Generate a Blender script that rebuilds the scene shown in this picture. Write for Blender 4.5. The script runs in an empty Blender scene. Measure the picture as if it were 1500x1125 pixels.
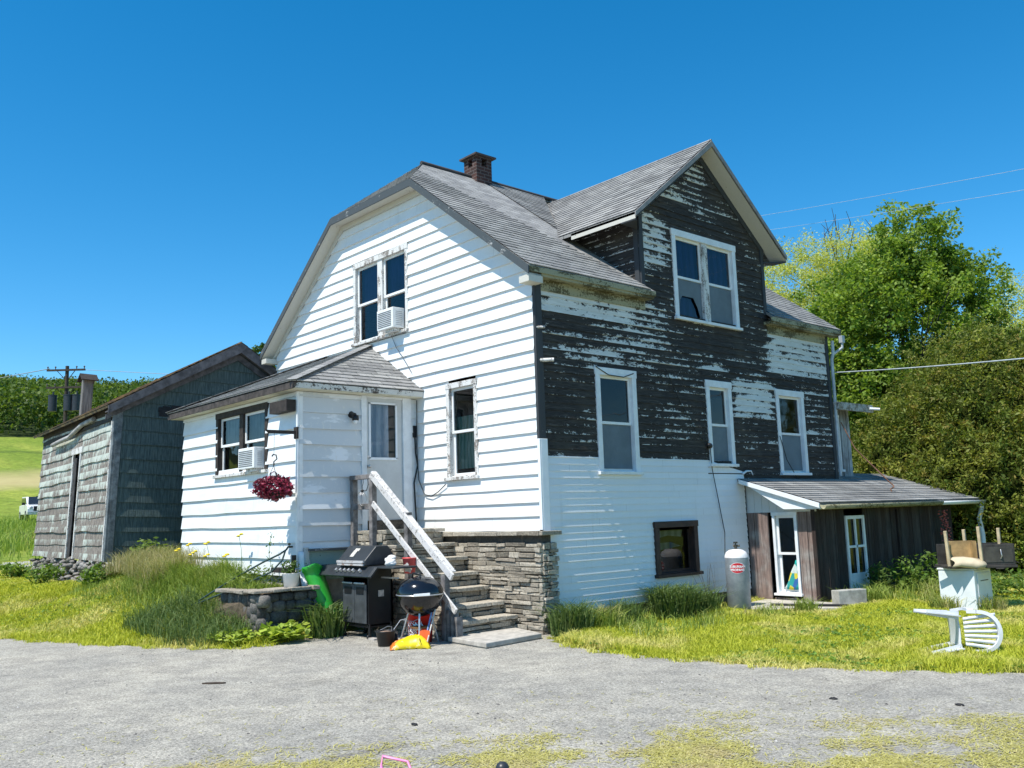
import bpy, bmesh, math, random
import numpy as np
from mathutils import Vector, Matrix
random.seed(7); RNG = np.random.default_rng(11)
scene = bpy.context.scene; COL = scene.collection
V3 = lambda *a: np.array(a, float)

# ------------------------------------------------------------------ materials
class NT:
    def __init__(s, name):
        s.m = bpy.data.materials.new(name); s.m.use_nodes = True
        s.t = s.m.node_tree; s.b = s.t.nodes['Principled BSDF']; s.out = s.t.nodes['Material Output']
    def n(s, typ, inp=None, out=0, **props):
        nd = s.t.nodes.new(typ)
        for k, v in props.items(): setattr(nd, k, v)
        for k, v in (inp or {}).items():
            if isinstance(v, bpy.types.NodeSocket): s.t.links.new(v, nd.inputs[k])
            else: nd.inputs[k].default_value = v
        return nd.outputs[out]
    def set(s, **kw):
        for k, v in kw.items():
            k = k.replace('_', ' ')
            if isinstance(v, bpy.types.NodeSocket): s.t.links.new(v, s.b.inputs[k])
            else: s.b.inputs[k].default_value = v
    def pos(s): return s.n('ShaderNodeTexCoord', out=3)
    def sep(s, v):
        nd = s.t.nodes.new('ShaderNodeSeparateXYZ'); s.t.links.new(v, nd.inputs[0]); return nd.outputs
    def mapv(s, v, sc=(1, 1, 1), loc=(0, 0, 0), rot=(0, 0, 0)):
        return s.n('ShaderNodeMapping', {0: v, 1: loc, 2: rot, 3: sc})
    def noise(s, v, scale=5, detail=4, rough=.6, out=0, dist=0):
        return s.n('ShaderNodeTexNoise', {'Vector': v, 'Scale': scale, 'Detail': detail, 'Roughness': rough, 'Distortion': dist}, out)
    def vor(s, v, scale=5, out=0, **k): return s.n('ShaderNodeTexVoronoi', {'Vector': v, 'Scale': scale}, out, **k)
    def ma(s, op, a, b=0., c=0., clamp=False):
        return s.n('ShaderNodeMath', {0: a, 1: b, 2: c}, operation=op, use_clamp=clamp)
    def rng(s, v, a, b, c=0., d=1., smooth=True):
        return s.n('ShaderNodeMapRange', {0: v, 1: a, 2: b, 3: c, 4: d}, interpolation_type='SMOOTHSTEP' if smooth else 'LINEAR')
    def mix(s, f, a, b):
        f4 = lambda c: c if isinstance(c, bpy.types.NodeSocket) else (*c, 1)
        nd = s.t.nodes.new('ShaderNodeMix'); nd.data_type = 'RGBA'
        for i, v in ((0, f), (6, f4(a)), (7, f4(b))):
            if isinstance(v, bpy.types.NodeSocket): s.t.links.new(v, nd.inputs[i])
            else: nd.inputs[i].default_value = v
        return nd.outputs[2]
    def mul(s, a, b):
        f4 = lambda c: c if isinstance(c, bpy.types.NodeSocket) else (*c, 1)
        nd = s.t.nodes.new('ShaderNodeMix'); nd.data_type = 'RGBA'; nd.blend_type = 'MULTIPLY'
        nd.inputs[0].default_value = 1
        for i, v in ((6, f4(a)), (7, f4(b))):
            if isinstance(v, bpy.types.NodeSocket): s.t.links.new(v, nd.inputs[i])
            else: nd.inputs[i].default_value = v
        return nd.outputs[2]
    def bump(s, h, strength=.3, dist=.02):
        s.set(Normal=s.n('ShaderNodeBump', {'Height': h, 'Strength': strength, 'Distance': dist}))

def plain(name, col, rough=.6, metal=0., var=.18, scale=6, spec=.4, bump=0., bscale=60):
    m = NT(name); p = m.pos()
    nz = m.noise(p, scale, 5, .65)
    c = m.mix(m.rng(nz, .3, .7), tuple(x*(1-var) for x in col), tuple(min(1, x*(1+var)) for x in col))
    m.set(Base_Color=c, Roughness=rough, Metallic=metal, Specular_IOR_Level=spec)
    if bump: m.bump(m.noise(p, bscale, 4), bump, .01)
    return m.m

def siding_white(name, col, exposure, z0, flake=.0, dirt=.25, streak=.0):
    m = NT(name); p = m.pos(); x = m.sep(p)
    n1 = m.noise(m.mapv(p, (.7, .7, 2.5)), 2.2, 5, .6)
    fz = m.ma('FRACT', m.ma('DIVIDE', m.ma('SUBTRACT', x[2], z0), exposure))
    c = m.mix(m.rng(n1, .42, .75, 0, dirt), col, (.56, .57, .55))
    n3 = m.noise(m.mapv(p, (6, 6, .6)), 2, 4, .7)
    c = m.mix(m.rng(n3, .55, .8, 0, .22), c, (.5, .49, .45))
    course = m.ma('FLOOR', m.ma('DIVIDE', m.ma('SUBTRACT', x[2], z0), exposure))
    wn = m.n('ShaderNodeTexWhiteNoise', {1: course}, 0, noise_dimensions='1D')
    c = m.mul(c, m.mix(wn, (.93, .935, .94), (1, 1, 1)))
    xx = m.ma('ADD', x[0], x[1]); jt = m.ma('FRACT', m.ma('ADD', m.ma('DIVIDE', xx, 3.66), m.ma('MULTIPLY', wn, 7.7)))
    c = m.mix(m.ma('MULTIPLY', m.rng(jt, .0, .0022, 1, 0), .6), c, (.2, .2, .2))
    nl = m.ma('MULTIPLY', m.rng(m.ma('ABSOLUTE', m.ma('SUBTRACT', m.ma('FRACT', m.ma('DIVIDE', xx, .41)), .5)), .0, .016, 1, 0), m.rng(m.ma('ABSOLUTE', m.ma('SUBTRACT', fz, .14)), .0, .035, 1, 0))
    c = m.mix(m.ma('MULTIPLY', nl, .5), c, (.30, .22, .16))
    st2 = m.ma('MULTIPLY', m.rng(m.noise(m.mapv(p, (4.5, 4.5, .22)), 1.6, 5, .7), .52, .75), m.rng(m.noise(p, .7, 2), .4, .65))
    c = m.mix(m.ma('MULTIPLY', st2, .30), c, (.42, .40, .35)); c = m.mix(m.rng(x[2], z0, z0+.5, .22, 0), c, (.45, .44, .38))
    if flake:
        big = m.noise(p, .9, 2, .5)
        fl = m.noise(m.mapv(p, (1, 1, 1.6)), 22, 6, .75)
        f = m.ma('MULTIPLY', m.rng(fl, .62, .66), m.rng(big, .5, .62))
        c = m.mix(m.ma('MULTIPLY', f, flake), c, (.3, .29, .27))
    m.set(Base_Color=c, Roughness=.42, Specular_IOR_Level=.35)
    m.bump(m.noise(m.mapv(p, (1, 1, 6)), 5, 3), .05, .02)
    return m.m

def peeling(name, regions, exposure, z0, axis=1, wood=(.038, .034, .031), base=.0):
    """old wooden clapboards: dark weathered wood with what is left of the white paint"""
    m = NT(name); p = m.pos(); x = m.sep(p)
    t = m.ma('DIVIDE', m.ma('SUBTRACT', x[2], z0), exposure)
    f = m.ma('FRACT', t); course = m.ma('FLOOR', t)
    wn = m.n('ShaderNodeTexWhiteNoise', {1: course}, 0, noise_dimensions='1D')
    st = m.noise(m.mapv(p, (1, 1, 9)), 3.2, 6, .72)
    fine = m.noise(m.mapv(p, (1, 1, 1.8)), 17, 5, .8)
    pl = m.noise(m.n('ShaderNodeCombineXYZ', {0: x[axis], 1: m.ma('MULTIPLY', course, 7.31), 2: 0.}), 1.1, 3, .6)
    tot = None
    for (a0, a1, b0, b1, s, wgt) in regions:
        r = m.ma('MULTIPLY', m.ma('MULTIPLY', m.rng(x[axis], a0-s, a0+s), m.rng(x[axis], a1-s, a1+s, 1, 0)),
                 m.ma('MULTIPLY', m.rng(x[2], b0-s*.35, b0+s*.35), m.rng(x[2], b1-s*.35, b1+s*.35, 1, 0)))
        r = m.ma('MULTIPLY', r, wgt)
        tot = r if tot is None else m.ma('MAXIMUM', tot, r)
    lin = lambda v, a=.32, b=.68: m.rng(v, a, b, smooth=False)
    coarse = m.noise(m.mapv(p, (1, 1, 2.5)), 7, 5, .7)
    T = m.ma('ADD', m.ma('ADD', m.ma('MULTIPLY', lin(fine), .30), m.ma('MULTIPLY', lin(st), .26)), m.ma('ADD', m.ma('MULTIPLY', m.rng(f, 0, .85, smooth=False), .30), m.ma('MULTIPLY', lin(coarse), .26)))
    A = m.ma('ADD', m.ma('MULTIPLY', m.ma('SUBTRACT', pl, .5), 1.05), .335+base)
    A = m.ma('ADD', A, m.ma('MULTIPLY', m.ma('SUBTRACT', wn, .5), .16))
    if tot is not None: A = m.ma('ADD', A, m.ma('MULTIPLY', tot, 1.55))
    v = m.ma('SUBTRACT', A, T)
    mask = m.rng(v, -.02, .03)
    grain = m.noise(m.mapv(p, (2, 2, 60)), 3, 4, .6)
    wc = m.mix(m.rng(grain, .3, .7), tuple(k*.5 for k in wood), tuple(k*1.7 for k in wood))
    wc = m.mix(m.rng(m.noise(p, 1.3, 3), .5, .75, 0, .5), wc, (.085, .075, .06))
    wc = m.mix(m.ma('MULTIPLY', m.rng(m.noise(m.mapv(p, (.8, .8, 14)), 2.6, 5, .75), .5, .72), .75), wc, (.125, .113, .10))
    pc = m.mix(m.rng(st, .4, .7), (.60, .61, .58), (.74, .75, .73))
    m.set(Base_Color=m.mix(mask, wc, pc), Roughness=.75, Specular_IOR_Level=.15)
    m.bump(m.ma('ADD', m.ma('MULTIPLY', mask, .6), m.ma('MULTIPLY', grain, .4)), .5, .008)
    return m.m

def worn_paint(name, paint, wood, thr=.55, stretch=(1, 1, 1), scale=7, rough=.65):
    m = NT(name); p = m.pos()
    n = m.ma('ADD', m.ma('MULTIPLY', m.noise(m.mapv(p, stretch), scale, 6, .7), .6), m.ma('MULTIPLY', m.noise(p, scale*6, 4, .7), .4))
    mask = m.rng(n, thr-.03, thr+.03)
    g = m.noise(m.mapv(p, tuple(6*s for s in stretch)), scale, 4)
    c = m.mix(mask, m.mix(g, tuple(k*.85 for k in paint), paint), m.mix(g, tuple(k*.5 for k in wood), tuple(k*1.4 for k in wood)))
    m.set(Base_Color=c, Roughness=rough, Specular_IOR_Level=.25)
    m.bump(n, .25, .01)
    return m.m

def shingles(name, tint=(.265, .262, .255), ax=1):
    m = NT(name); p = m.pos(); x = m.sep(p)
    a = x[ax]; other = x[0] if ax == 1 else x[1]
    # the tab pattern runs along the eave and up the slope
    up = m.ma('MULTIPLY', x[2], 1.62)
    vec = m.n('ShaderNodeCombineXYZ', {0: a, 1: up, 2: 0.})
    br = m.t.nodes.new('ShaderNodeTexBrick'); m.t.links.new(vec, br.inputs[0])
    br.offset = .5
    for k, v in (('Color1', (.75, .75, .76, 1)), ('Color2', (1.2, 1.2, 1.18, 1)), ('Mortar', (.25, .25, .25, 1)), ('Scale', 1.), ('Mortar Size', .006), ('Brick Width', .3), ('Row Height', .14)):
        br.inputs[k].default_value = v
    gr = m.noise(p, 90, 3, .8)
    big = m.noise(m.mapv(p, (1, 1, .6)), 1.4, 4, .6)
    c = m.mul(m.mix(m.rng(gr, .3, .7), tuple(k*.6 for k in tint), tuple(k*1.45 for k in tint)), br.outputs[0])
    c = m.mul(c, m.mix(m.rng(big, .3, .7), (.86, .86, .85), (1.1, 1.1, 1.1)))
    m.set(Base_Color=c, Roughness=.9, Specular_IOR_Level=.2)
    m.bump(gr, .5, .006)
    return m.m

def shed_side(name, exposure, z0, axis):
    """mint painted shakes, the paint gone towards the lower end of each shake"""
    m = NT(name); p = m.pos(); x = m.sep(p)
    t = m.ma('DIVIDE', m.ma('SUBTRACT', x[2], z0), exposure); f = m.ma('FRACT', t); course = m.ma('FLOOR', t)
    tab = m.ma('FLOOR', m.ma('ADD', m.ma('MULTIPLY', x[axis], 2.6), m.ma('MULTIPLY', course, .37)))
    wn = m.n('ShaderNodeTexWhiteNoise', {0: m.n('ShaderNodeCombineXYZ', {0: tab, 1: course, 2: 0.})}, 0, noise_dimensions='2D')
    st = m.noise(m.mapv(p, (9, 9, 1.1)), 2.4, 5, .7)
    v = m.ma('ADD', m.ma('MULTIPLY', st, 2.3), m.ma('MULTIPLY', m.rng(f, 0, 1, .55, 0, False), .95))
    v = m.ma('ADD', v, m.ma('MULTIPLY', wn, .45))
    v = m.ma('ADD', v, m.rng(course, 0, 2, .25, 0, False))
    mask = m.rng(v, 1.58, 1.70)
    g = m.noise(m.mapv(p, (30, 30, 1.5)), 2, 4, .7)
    wood = m.mix(m.rng(g, .3, .7), (.06, .05, .045), (.36, .32, .28))
    mint = m.mix(m.rng(m.noise(p, 3, 4), .3, .7), (.40, .44, .39), (.52, .56, .50))
    gap = m.ma('FRACT', m.ma('ADD', m.ma('MULTIPLY', x[axis], 2.6), m.ma('MULTIPLY', course, .37)))
    c = m.mix(mask, mint, wood)
    c = m.mix(m.rng(gap, .0, .035, .9, 0), c, (.03, .03, .03))
    m.set(Base_Color=c, Roughness=.85, Specular_IOR_Level=.15)
    m.bump(m.ma('ADD', g, m.ma('MULTIPLY', mask, -.4)), .6, .012)
    return m.m

def shed_dark(name):
    m = NT(name); p = m.pos(); x = m.sep(p)
    st = m.noise(m.mapv(p, (22, 22, .5)), 2.2, 3, .6)
    c = m.mix(m.rng(st, .35, .65), (.052, .075, .076), (.10, .138, .134))
    c = m.mix(m.rng(m.noise(p, 1.1, 4), .5, .8, 0, .7), c, (.06, .085, .085))
    c = m.mix(m.rng(m.noise(m.mapv(p, (1, 1, .6)), 5, 5, .8), .66, .7), c, (.05, .06, .06))
    m.set(Base_Color=c, Roughness=.8, Specular_IOR_Level=.2); m.bump(st, .6, .02)
    return m.m

def boards(name, cols, width=.16, axis=1, rough=.85):
    m = NT(name); p = m.pos(); x = m.sep(p)
    idx = m.ma('FLOOR', m.ma('DIVIDE', x[axis], width))
    wn = m.n('ShaderNodeTexWhiteNoise', {1: idx}, 0, noise_dimensions='1D')
    g = m.noise(m.mapv(p, (28, 28, 1.3)), 2, 5, .7)
    c = m.mix(m.rng(wn, .3, .75), cols[0], cols[1])
    c = m.mix(m.rng(m.noise(p, 1.6, 4), .45, .7), c, cols[2])
    c = m.mul(c, m.mix(m.rng(g, .3, .7), (.5, .5, .5), (1.35, 1.33, 1.3)))
    fr = m.ma('FRACT', m.ma('DIVIDE', x[axis], width))
    c = m.mix(m.rng(fr, 0, .06, .9, 0), c, (.012, .011, .01))
    m.set(Base_Color=c, Roughness=rough, Specular_IOR_Level=.15); m.bump(g, .5, .01)
    return m.m

def stone_mat(name, c0, c1, c2, scale=4):
    m = NT(name); p = m.pos()
    geo = m.n('ShaderNodeNewGeometry', out=8)     # random per island: every stone its own tone
    n = m.noise(p, scale, 6, .7); nf = m.noise(p, scale*9, 5, .75)
    c = m.mix(m.rng(geo, .1, .9, smooth=False), c0, c1)
    c = m.mix(m.rng(n, .42, .72), c, c2)
    c = m.mul(c, m.mix(m.rng(nf, .3, .7), (.6, .6, .6), (1.3, 1.3, 1.28)))
    m.set(Base_Color=c, Roughness=.9, Specular_IOR_Level=.2); m.bump(m.ma('ADD', n, nf), .6, .02)
    return m.m

def asphalt_mat():
    m = NT('asphalt'); p = m.pos()
    v = m.vor(p, 95, out=1)
    gr = m.noise(p, 140, 3, .8); big = m.noise(m.mapv(p, (1, 1, 1), rot=(0, 0, .7)), .55, 5, .65); mid = m.noise(p, 3.2, 5, .65)
    g2 = m.noise(p, 42, 4, .85); chip = m.sep(v)[0]
    c = m.mix(m.rng(m.ma('ADD', m.ma('MULTIPLY', g2, .6), m.ma('MULTIPLY', gr, .4)), .36, .64), (.20, .19, .168), (.575, .545, .48))
    c = m.mul(c, m.mix(m.rng(chip, .0, 1, smooth=False), (.72, .72, .71), (1.22, 1.2, 1.15)))
    c = m.mul(c, m.mix(m.rng(mid, .3, .72), (.80, .80, .81), (1.1, 1.1, 1.09)))
    c = m.mul(c, m.mix(m.rng(big, .3, .7), (.84, .85, .87), (1.08, 1.07, 1.05)))
    spk = m.rng(m.noise(p, 34, 3, .7), .66, .70)
    c = m.mix(m.ma('MULTIPLY', spk, .75), c, (.03, .03, .03))
    st = m.noise(m.mapv(p, (1.4, .35, 1), rot=(0, 0, .72)), 1.6, 5, .7)
    c = m.mul(c, m.mix(m.rng(st, .58, .75), (1, 1, 1), (.62, .61, .6)))
    ck = m.vor(m.n('ShaderNodeVectorMath', {0: p, 1: m.noise(p, 2.2, 4, .6, out=1)}, operation='ADD'), .55, out=0, feature='DISTANCE_TO_EDGE')
    c = m.mix(m.ma('MULTIPLY', m.rng(ck, .0, .008, .35, 0), m.rng(big, .45, .6)), c, (.05, .05, .048))
    m.set(Base_Color=c, Roughness=.92, Specular_IOR_Level=.2); m.bump(m.ma('ADD', g2, gr), .8, .008)
    return m.m

def foliage(name, c0, c1, c2=None, scale=1.2, trans=.35, fine=9):
    m = NT(name); p = m.pos()
    geo = m.n('ShaderNodeNewGeometry', out=8)
    n = m.noise(p, scale, 3, .6)
    c = m.mix(m.rng(n, .35, .65), c0, c1)
    c = m.mul(c, m.mix(geo, (.6, .62, .6), (1.35, 1.32, 1.2)))
    if c2: c = m.mix(m.rng(m.noise(p, fine, 2), .56, .68), c, c2)
    m.set(Base_Color=c, Roughness=.55, Specular_IOR_Level=.25)
    tr = m.n('ShaderNodeBsdfTranslucent', {0: m.mul(c, (1.3, 1.35, .6))})
    ms = m.n('ShaderNodeMixShader', {0: trans, 1: m.b.outputs[0], 2: tr})
    m.t.links.new(ms, m.out.inputs[0])
    return m.m

def grass_mat(name, c0, c1, dry, scale=.9, drythr=(.5, .7)):
    m = NT(name); p = m.pos()
    geo = m.n('ShaderNodeNewGeometry', out=8)
    n = m.noise(p, scale, 4, .6)
    c = m.mix(geo, c0, c1)
    c = m.mix(m.ma('MULTIPLY', m.rng(n, *drythr), m.rng(geo, .1, .7, .45, 1)), c, dry)
    m.set(Base_Color=c, Roughness=.6, Specular_IOR_Level=.2)
    tr = m.n('ShaderNodeBsdfTranslucent', {0: m.mul(c, (1.2, 1.2, .7))})
    m.t.links.new(m.n('ShaderNodeMixShader', {0: .3, 1: m.b.outputs[0], 2: tr}), m.out.inputs[0])
    return m.m

def glass_mat(name, tint=(.55, .6, .6), refl=1.0):
    m = NT(name); p = m.pos()
    fr = m.n('ShaderNodeFresnel', {0: 1.45})
    wob = m.n('ShaderNodeBump', {'Height': m.noise(p, 2.5, 2), 'Strength': .06, 'Distance': .05})
    gl = m.n('ShaderNodeBsdfGlossy', {0: (refl, refl, refl, 1), 1: .02, 'Normal': wob})
    tr = m.n('ShaderNodeBsdfTransparent', {0: (*tint, 1)})
    m.t.links.new(m.n('ShaderNodeMixShader', {0: fr, 1: tr, 2: gl}), m.out.inputs[0])
    return m.m

def cloth(name, c0, c1, axis=1, freq=38):
    m = NT(name); p = m.pos(); x = m.sep(p)
    w = m.ma('SINE', m.ma('ADD', m.ma('MULTIPLY', x[axis], freq), m.ma('MULTIPLY', m.noise(p, 2, 2), 8)))
    m.set(Base_Color=m.mix(m.rng(w, -1, 1), c0, c1), Roughness=.9)
    return m.m

def ground_mat():
    m = NT('lawn_soil'); p = m.pos(); x = m.sep(p)
    d = m.n('ShaderNodeVectorMath', {0: p, 1: (9.65, -9.06, 0)}, 1, operation='DISTANCE')
    near = m.mix(m.rng(m.noise(p, 1.3, 5), .35, .7), (.13, .16, .025), (.24, .23, .06))
    near = m.mul(near, m.mix(m.rng(m.noise(p, 45, 3), .3, .7), (.45, .45, .45), (1.25, 1.25, 1.2)))
    far = m.mix(m.rng(m.noise(m.mapv(p, (.12, 1, 1)), .18, 5, .65), .35, .7), (.17, .235, .035), (.29, .325, .06))
    far = m.mul(far, m.mix(m.rng(m.noise(p, 1.2, 5, .8), .3, .7), (.6, .62, .6), (1.2, 1.2, 1.1)))
    dn = m.ma('ADD', d, m.ma('MULTIPLY', m.ma('SUBTRACT', m.noise(m.mapv(p, (.3, 1, 1)), .06, 3), .5), 26))
    tan = m.ma('MULTIPLY', m.rng(dn, 108, 116), m.rng(dn, 119, 130, 1, 0))
    far = m.mix(tan, far, m.mix(m.noise(p, .5, 4), (.33, .27, .12), (.45, .40, .18)))
    row = m.ma('MULTIPLY', m.rng(dn, 150, 152), m.rng(dn, 154, 156, 1, 0))
    far = m.mix(m.ma('MULTIPLY', row, .45), far, (.05, .08, .02))
    forest = m.rng(d, 182, 186)
    far = m.mix(forest, far, (.03, .045, .012))
    m.set(Base_Color=m.mix(m.rng(d, 24, 38), near, far), Roughness=.95, Specular_IOR_Level=.1)
    m.bump(m.noise(p, 30, 4), .5, .03)
    return m.m

# ------------------------------------------------------------------ mesh helpers
class G:
    """collects primitives in world coordinates, builds ONE mesh object"""
    def __init__(s): s.v = []; s.f = []; s.sm = []
    def add(s, vs, fs, smooth=False):
        o = len(s.v); s.v += [tuple(map(float, v)) for v in vs]; s.f += [tuple(o+i for i in f) for f in fs]; s.sm += [smooth]*len(fs); return s
    def box(s, a, b, jit=0):
        (x0, y0, z0), (x1, y1, z1) = a, b
        vs = [(x0, y0, z0), (x1, y0, z0), (x1, y1, z0), (x0, y1, z0), (x0, y0, z1), (x1, y0, z1), (x1, y1, z1), (x0, y1, z1)]
        if jit: vs = [tuple(c+random.uniform(-jit, jit) for c in v) for v in vs]
        return s.add(vs, [(3, 2, 1, 0), (4, 5, 6, 7), (0, 1, 5, 4), (1, 2, 6, 5), (2, 3, 7, 6), (3, 0, 4, 7)])
    def obox(s, c, U, V, W, su, sv, sw):
        """oriented box: centre c, half sizes along unit axes"""
        c, U, V, W = (np.array(k, float) for k in (c, U, V, W)); vs = []
        for k in (-1, 1):
            for (i, j) in ((-1, -1), (1, -1), (1, 1), (-1, 1)): vs.append(c+U*su*i+V*sv*j+W*sw*k)
        return s.add(vs, [(3, 2, 1, 0), (4, 5, 6, 7), (0, 1, 5, 4), (1, 2, 6, 5), (2, 3, 7, 6), (3, 0, 4, 7)])
    def beam(s, p, q, w, h, up=(0, 0, 1)):
        p, q, up = (np.array(k, float) for k in (p, q, up)); d = q-p; L = np.linalg.norm(d); d /= L
        sd = np.cross(d, up); sd /= np.linalg.norm(sd); u2 = np.cross(sd, d)
        return s.obox((p+q)/2, d, sd, u2, L/2, w/2, h/2)
    def prism(s, poly, vec):
        n = len(poly); vec = np.array(vec, float)
        vs = [np.array(p, float) for p in poly]+[np.array(p, float)+vec for p in poly]
        return s.add(vs, [tuple(range(n-1, -1, -1)), tuple(range(n, 2*n))]+[(i, (i+1) % n, n+(i+1) % n, n+i) for i in range(n)])
    def cyl(s, p, q, r0, r1=None, n=12, caps=True, smooth=True):
        r1 = r0 if r1 is None else r1; p, q = np.array(p, float), np.array(q, float); d = q-p; d /= np.linalg.norm(d)
        a = np.cross(d, (0, 0, 1)) if abs(d[2]) < .9 else np.cross(d, (1, 0, 0)); a /= np.linalg.norm(a); b = np.cross(d, a)
        vs = []
        for c, r in ((p, r0), (q, r1)):
            for i in range(n): t = 2*math.pi*i/n; vs.append(c+r*(a*math.cos(t)+b*math.sin(t)))
        s.add(vs, [(i, n+i, n+(i+1) % n, (i+1) % n) for i in range(n)], smooth)
        if caps: s.add(vs[:n], [tuple(range(n))]); s.add(vs[n:], [tuple(range(n-1, -1, -1))])
        return s
    def tube(s, pts, r, n=8, taper=None):
        pts = [np.array(p, float) for p in pts]; m = len(pts); vs = []; prev = None
        for k in range(m):
            d = pts[min(k+1, m-1)]-pts[max(k-1, 0)]; d /= np.linalg.norm(d)
            a = np.cross(d, (0, 0, 1)) if prev is None else prev-d*np.dot(prev, d)
            if np.linalg.norm(a) < 1e-3: a = np.cross(d, (1, 0, 0))
            a /= np.linalg.norm(a); prev = a; b = np.cross(d, a)
            rr = r if taper is None else r+(taper-r)*k/(m-1)
            for i in range(n): t = 2*math.pi*i/n; vs.append(pts[k]+rr*(a*math.cos(t)+b*math.sin(t)))
        fs = [(k*n+i, k*n+(i+1) % n, (k+1)*n+(i+1) % n, (k+1)*n+i) for k in range(m-1) for i in range(n)]
        s.add(vs, fs, True); s.add(vs[:n], [tuple(range(n-1, -1, -1))]); s.add(vs[-n:], [tuple(range(n))]); return s
    def lathe(s, c, prof, n=28, sx=1, sy=1):
        vs = []; c = np.array(c, float)
        for r, z in prof:
            for i in range(n): t = 2*math.pi*i/n; vs.append(c+np.array((r*math.cos(t)*sx, r*math.sin(t)*sy, z)))
        m = len(prof)
        return s.add(vs, [(k*n+i, k*n+(i+1) % n, (k+1)*n+(i+1) % n, (k+1)*n+i) for k in range(m-1) for i in range(n)], True)
    def ball(s, c, rx, ry, rz, n=14, m=8, jit=0):
        pr = [(math.sin(math.pi*k/m), -math.cos(math.pi*k/m)) for k in range(m+1)]; vs = []
        for r, z in pr:
            for i in range(n):
                t = 2*math.pi*i/n; j = 1+random.uniform(-jit, jit)
                vs.append((c[0]+rx*r*math.cos(t)*j, c[1]+ry*r*math.sin(t)*j, c[2]+rz*z*j))
        return s.add(vs, [(k*n+i, k*n+(i+1) % n, (k+1)*n+(i+1) % n, (k+1)*n+i) for k in range(m) for i in range(n)], True)
    def build(s, name, mat, parent=None, bevel=0, merge=False, solid=0):
        me = bpy.data.meshes.new(name); me.from_pydata(s.v, [], s.f); me.polygons.foreach_set('use_smooth', s.sm)
        return link(name, me, mat, parent, bevel, merge, solid)

def wloc(o):
    p = Vector((0, 0, 0))
    while o is not None: p += o.location; o = o.parent
    return p
def link(name, me, mat, parent=None, bevel=0, merge=False, solid=0):
    if mat is not None: me.materials.append(mat)
    if parent is not None: me.transform(Matrix.Translation(-wloc(parent)))
    if merge:
        bm = bmesh.new(); bm.from_mesh(me); bmesh.ops.remove_doubles(bm, verts=bm.verts, dist=1e-4)
        bmesh.ops.recalc_face_normals(bm, faces=bm.faces); bm.to_mesh(me); bm.free()
    me.update()
    o = bpy.data.objects.new(name, me); COL.objects.link(o); o.parent = parent
    if solid: md = o.modifiers.new('s', 'SOLIDIFY'); md.thickness = solid; md.offset = 0
    if bevel: md = o.modifiers.new('b', 'BEVEL'); md.width = bevel; md.segments = 2; md.limit_method = 'ANGLE'
    return o
def npmesh(name, V, F, mat, parent=None):
    """V (n,3), F (m,k) arrays"""
    me = bpy.data.meshes.new(name); n, (m, k) = len(V), F.shape
    me.vertices.add(n); me.vertices.foreach_set('co', np.ascontiguousarray(V, np.float32).ravel())
    me.loops.add(m*k); me.loops.foreach_set('vertex_index', np.ascontiguousarray(F, np.int32).ravel())
    me.polygons.add(m); me.polygons.foreach_set('loop_start', np.arange(0, m*k, k, dtype=np.int32))
    me.update(calc_edges=True); me.validate()
    return link(name, me, mat, parent)
def tag(o, label=None, cat=None, group=None, kind=None):
    if label: o['label'] = label
    if cat: o['category'] = cat
    if group: o['group'] = group
    if kind: o['kind'] = kind
    return o
def thing(name, label, cat, loc=(0, 0, 0), group=None):
    o = bpy.data.objects.new(name, None); COL.objects.link(o); o.location = loc; o.empty_display_size = .2
    return tag(o, label, cat, group)
def copy_thing(o, loc, label, rot=None):
    c = o.copy(); COL.objects.link(c); c.location = loc; c['label'] = label
    if rot is not None: c.rotation_euler = rot
    for ch in o.children:
        d = ch.copy(); COL.objects.link(d); d.parent = c
        for g in ch.children:
            e = g.copy(); COL.objects.link(e); e.parent = d
    return c

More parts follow.
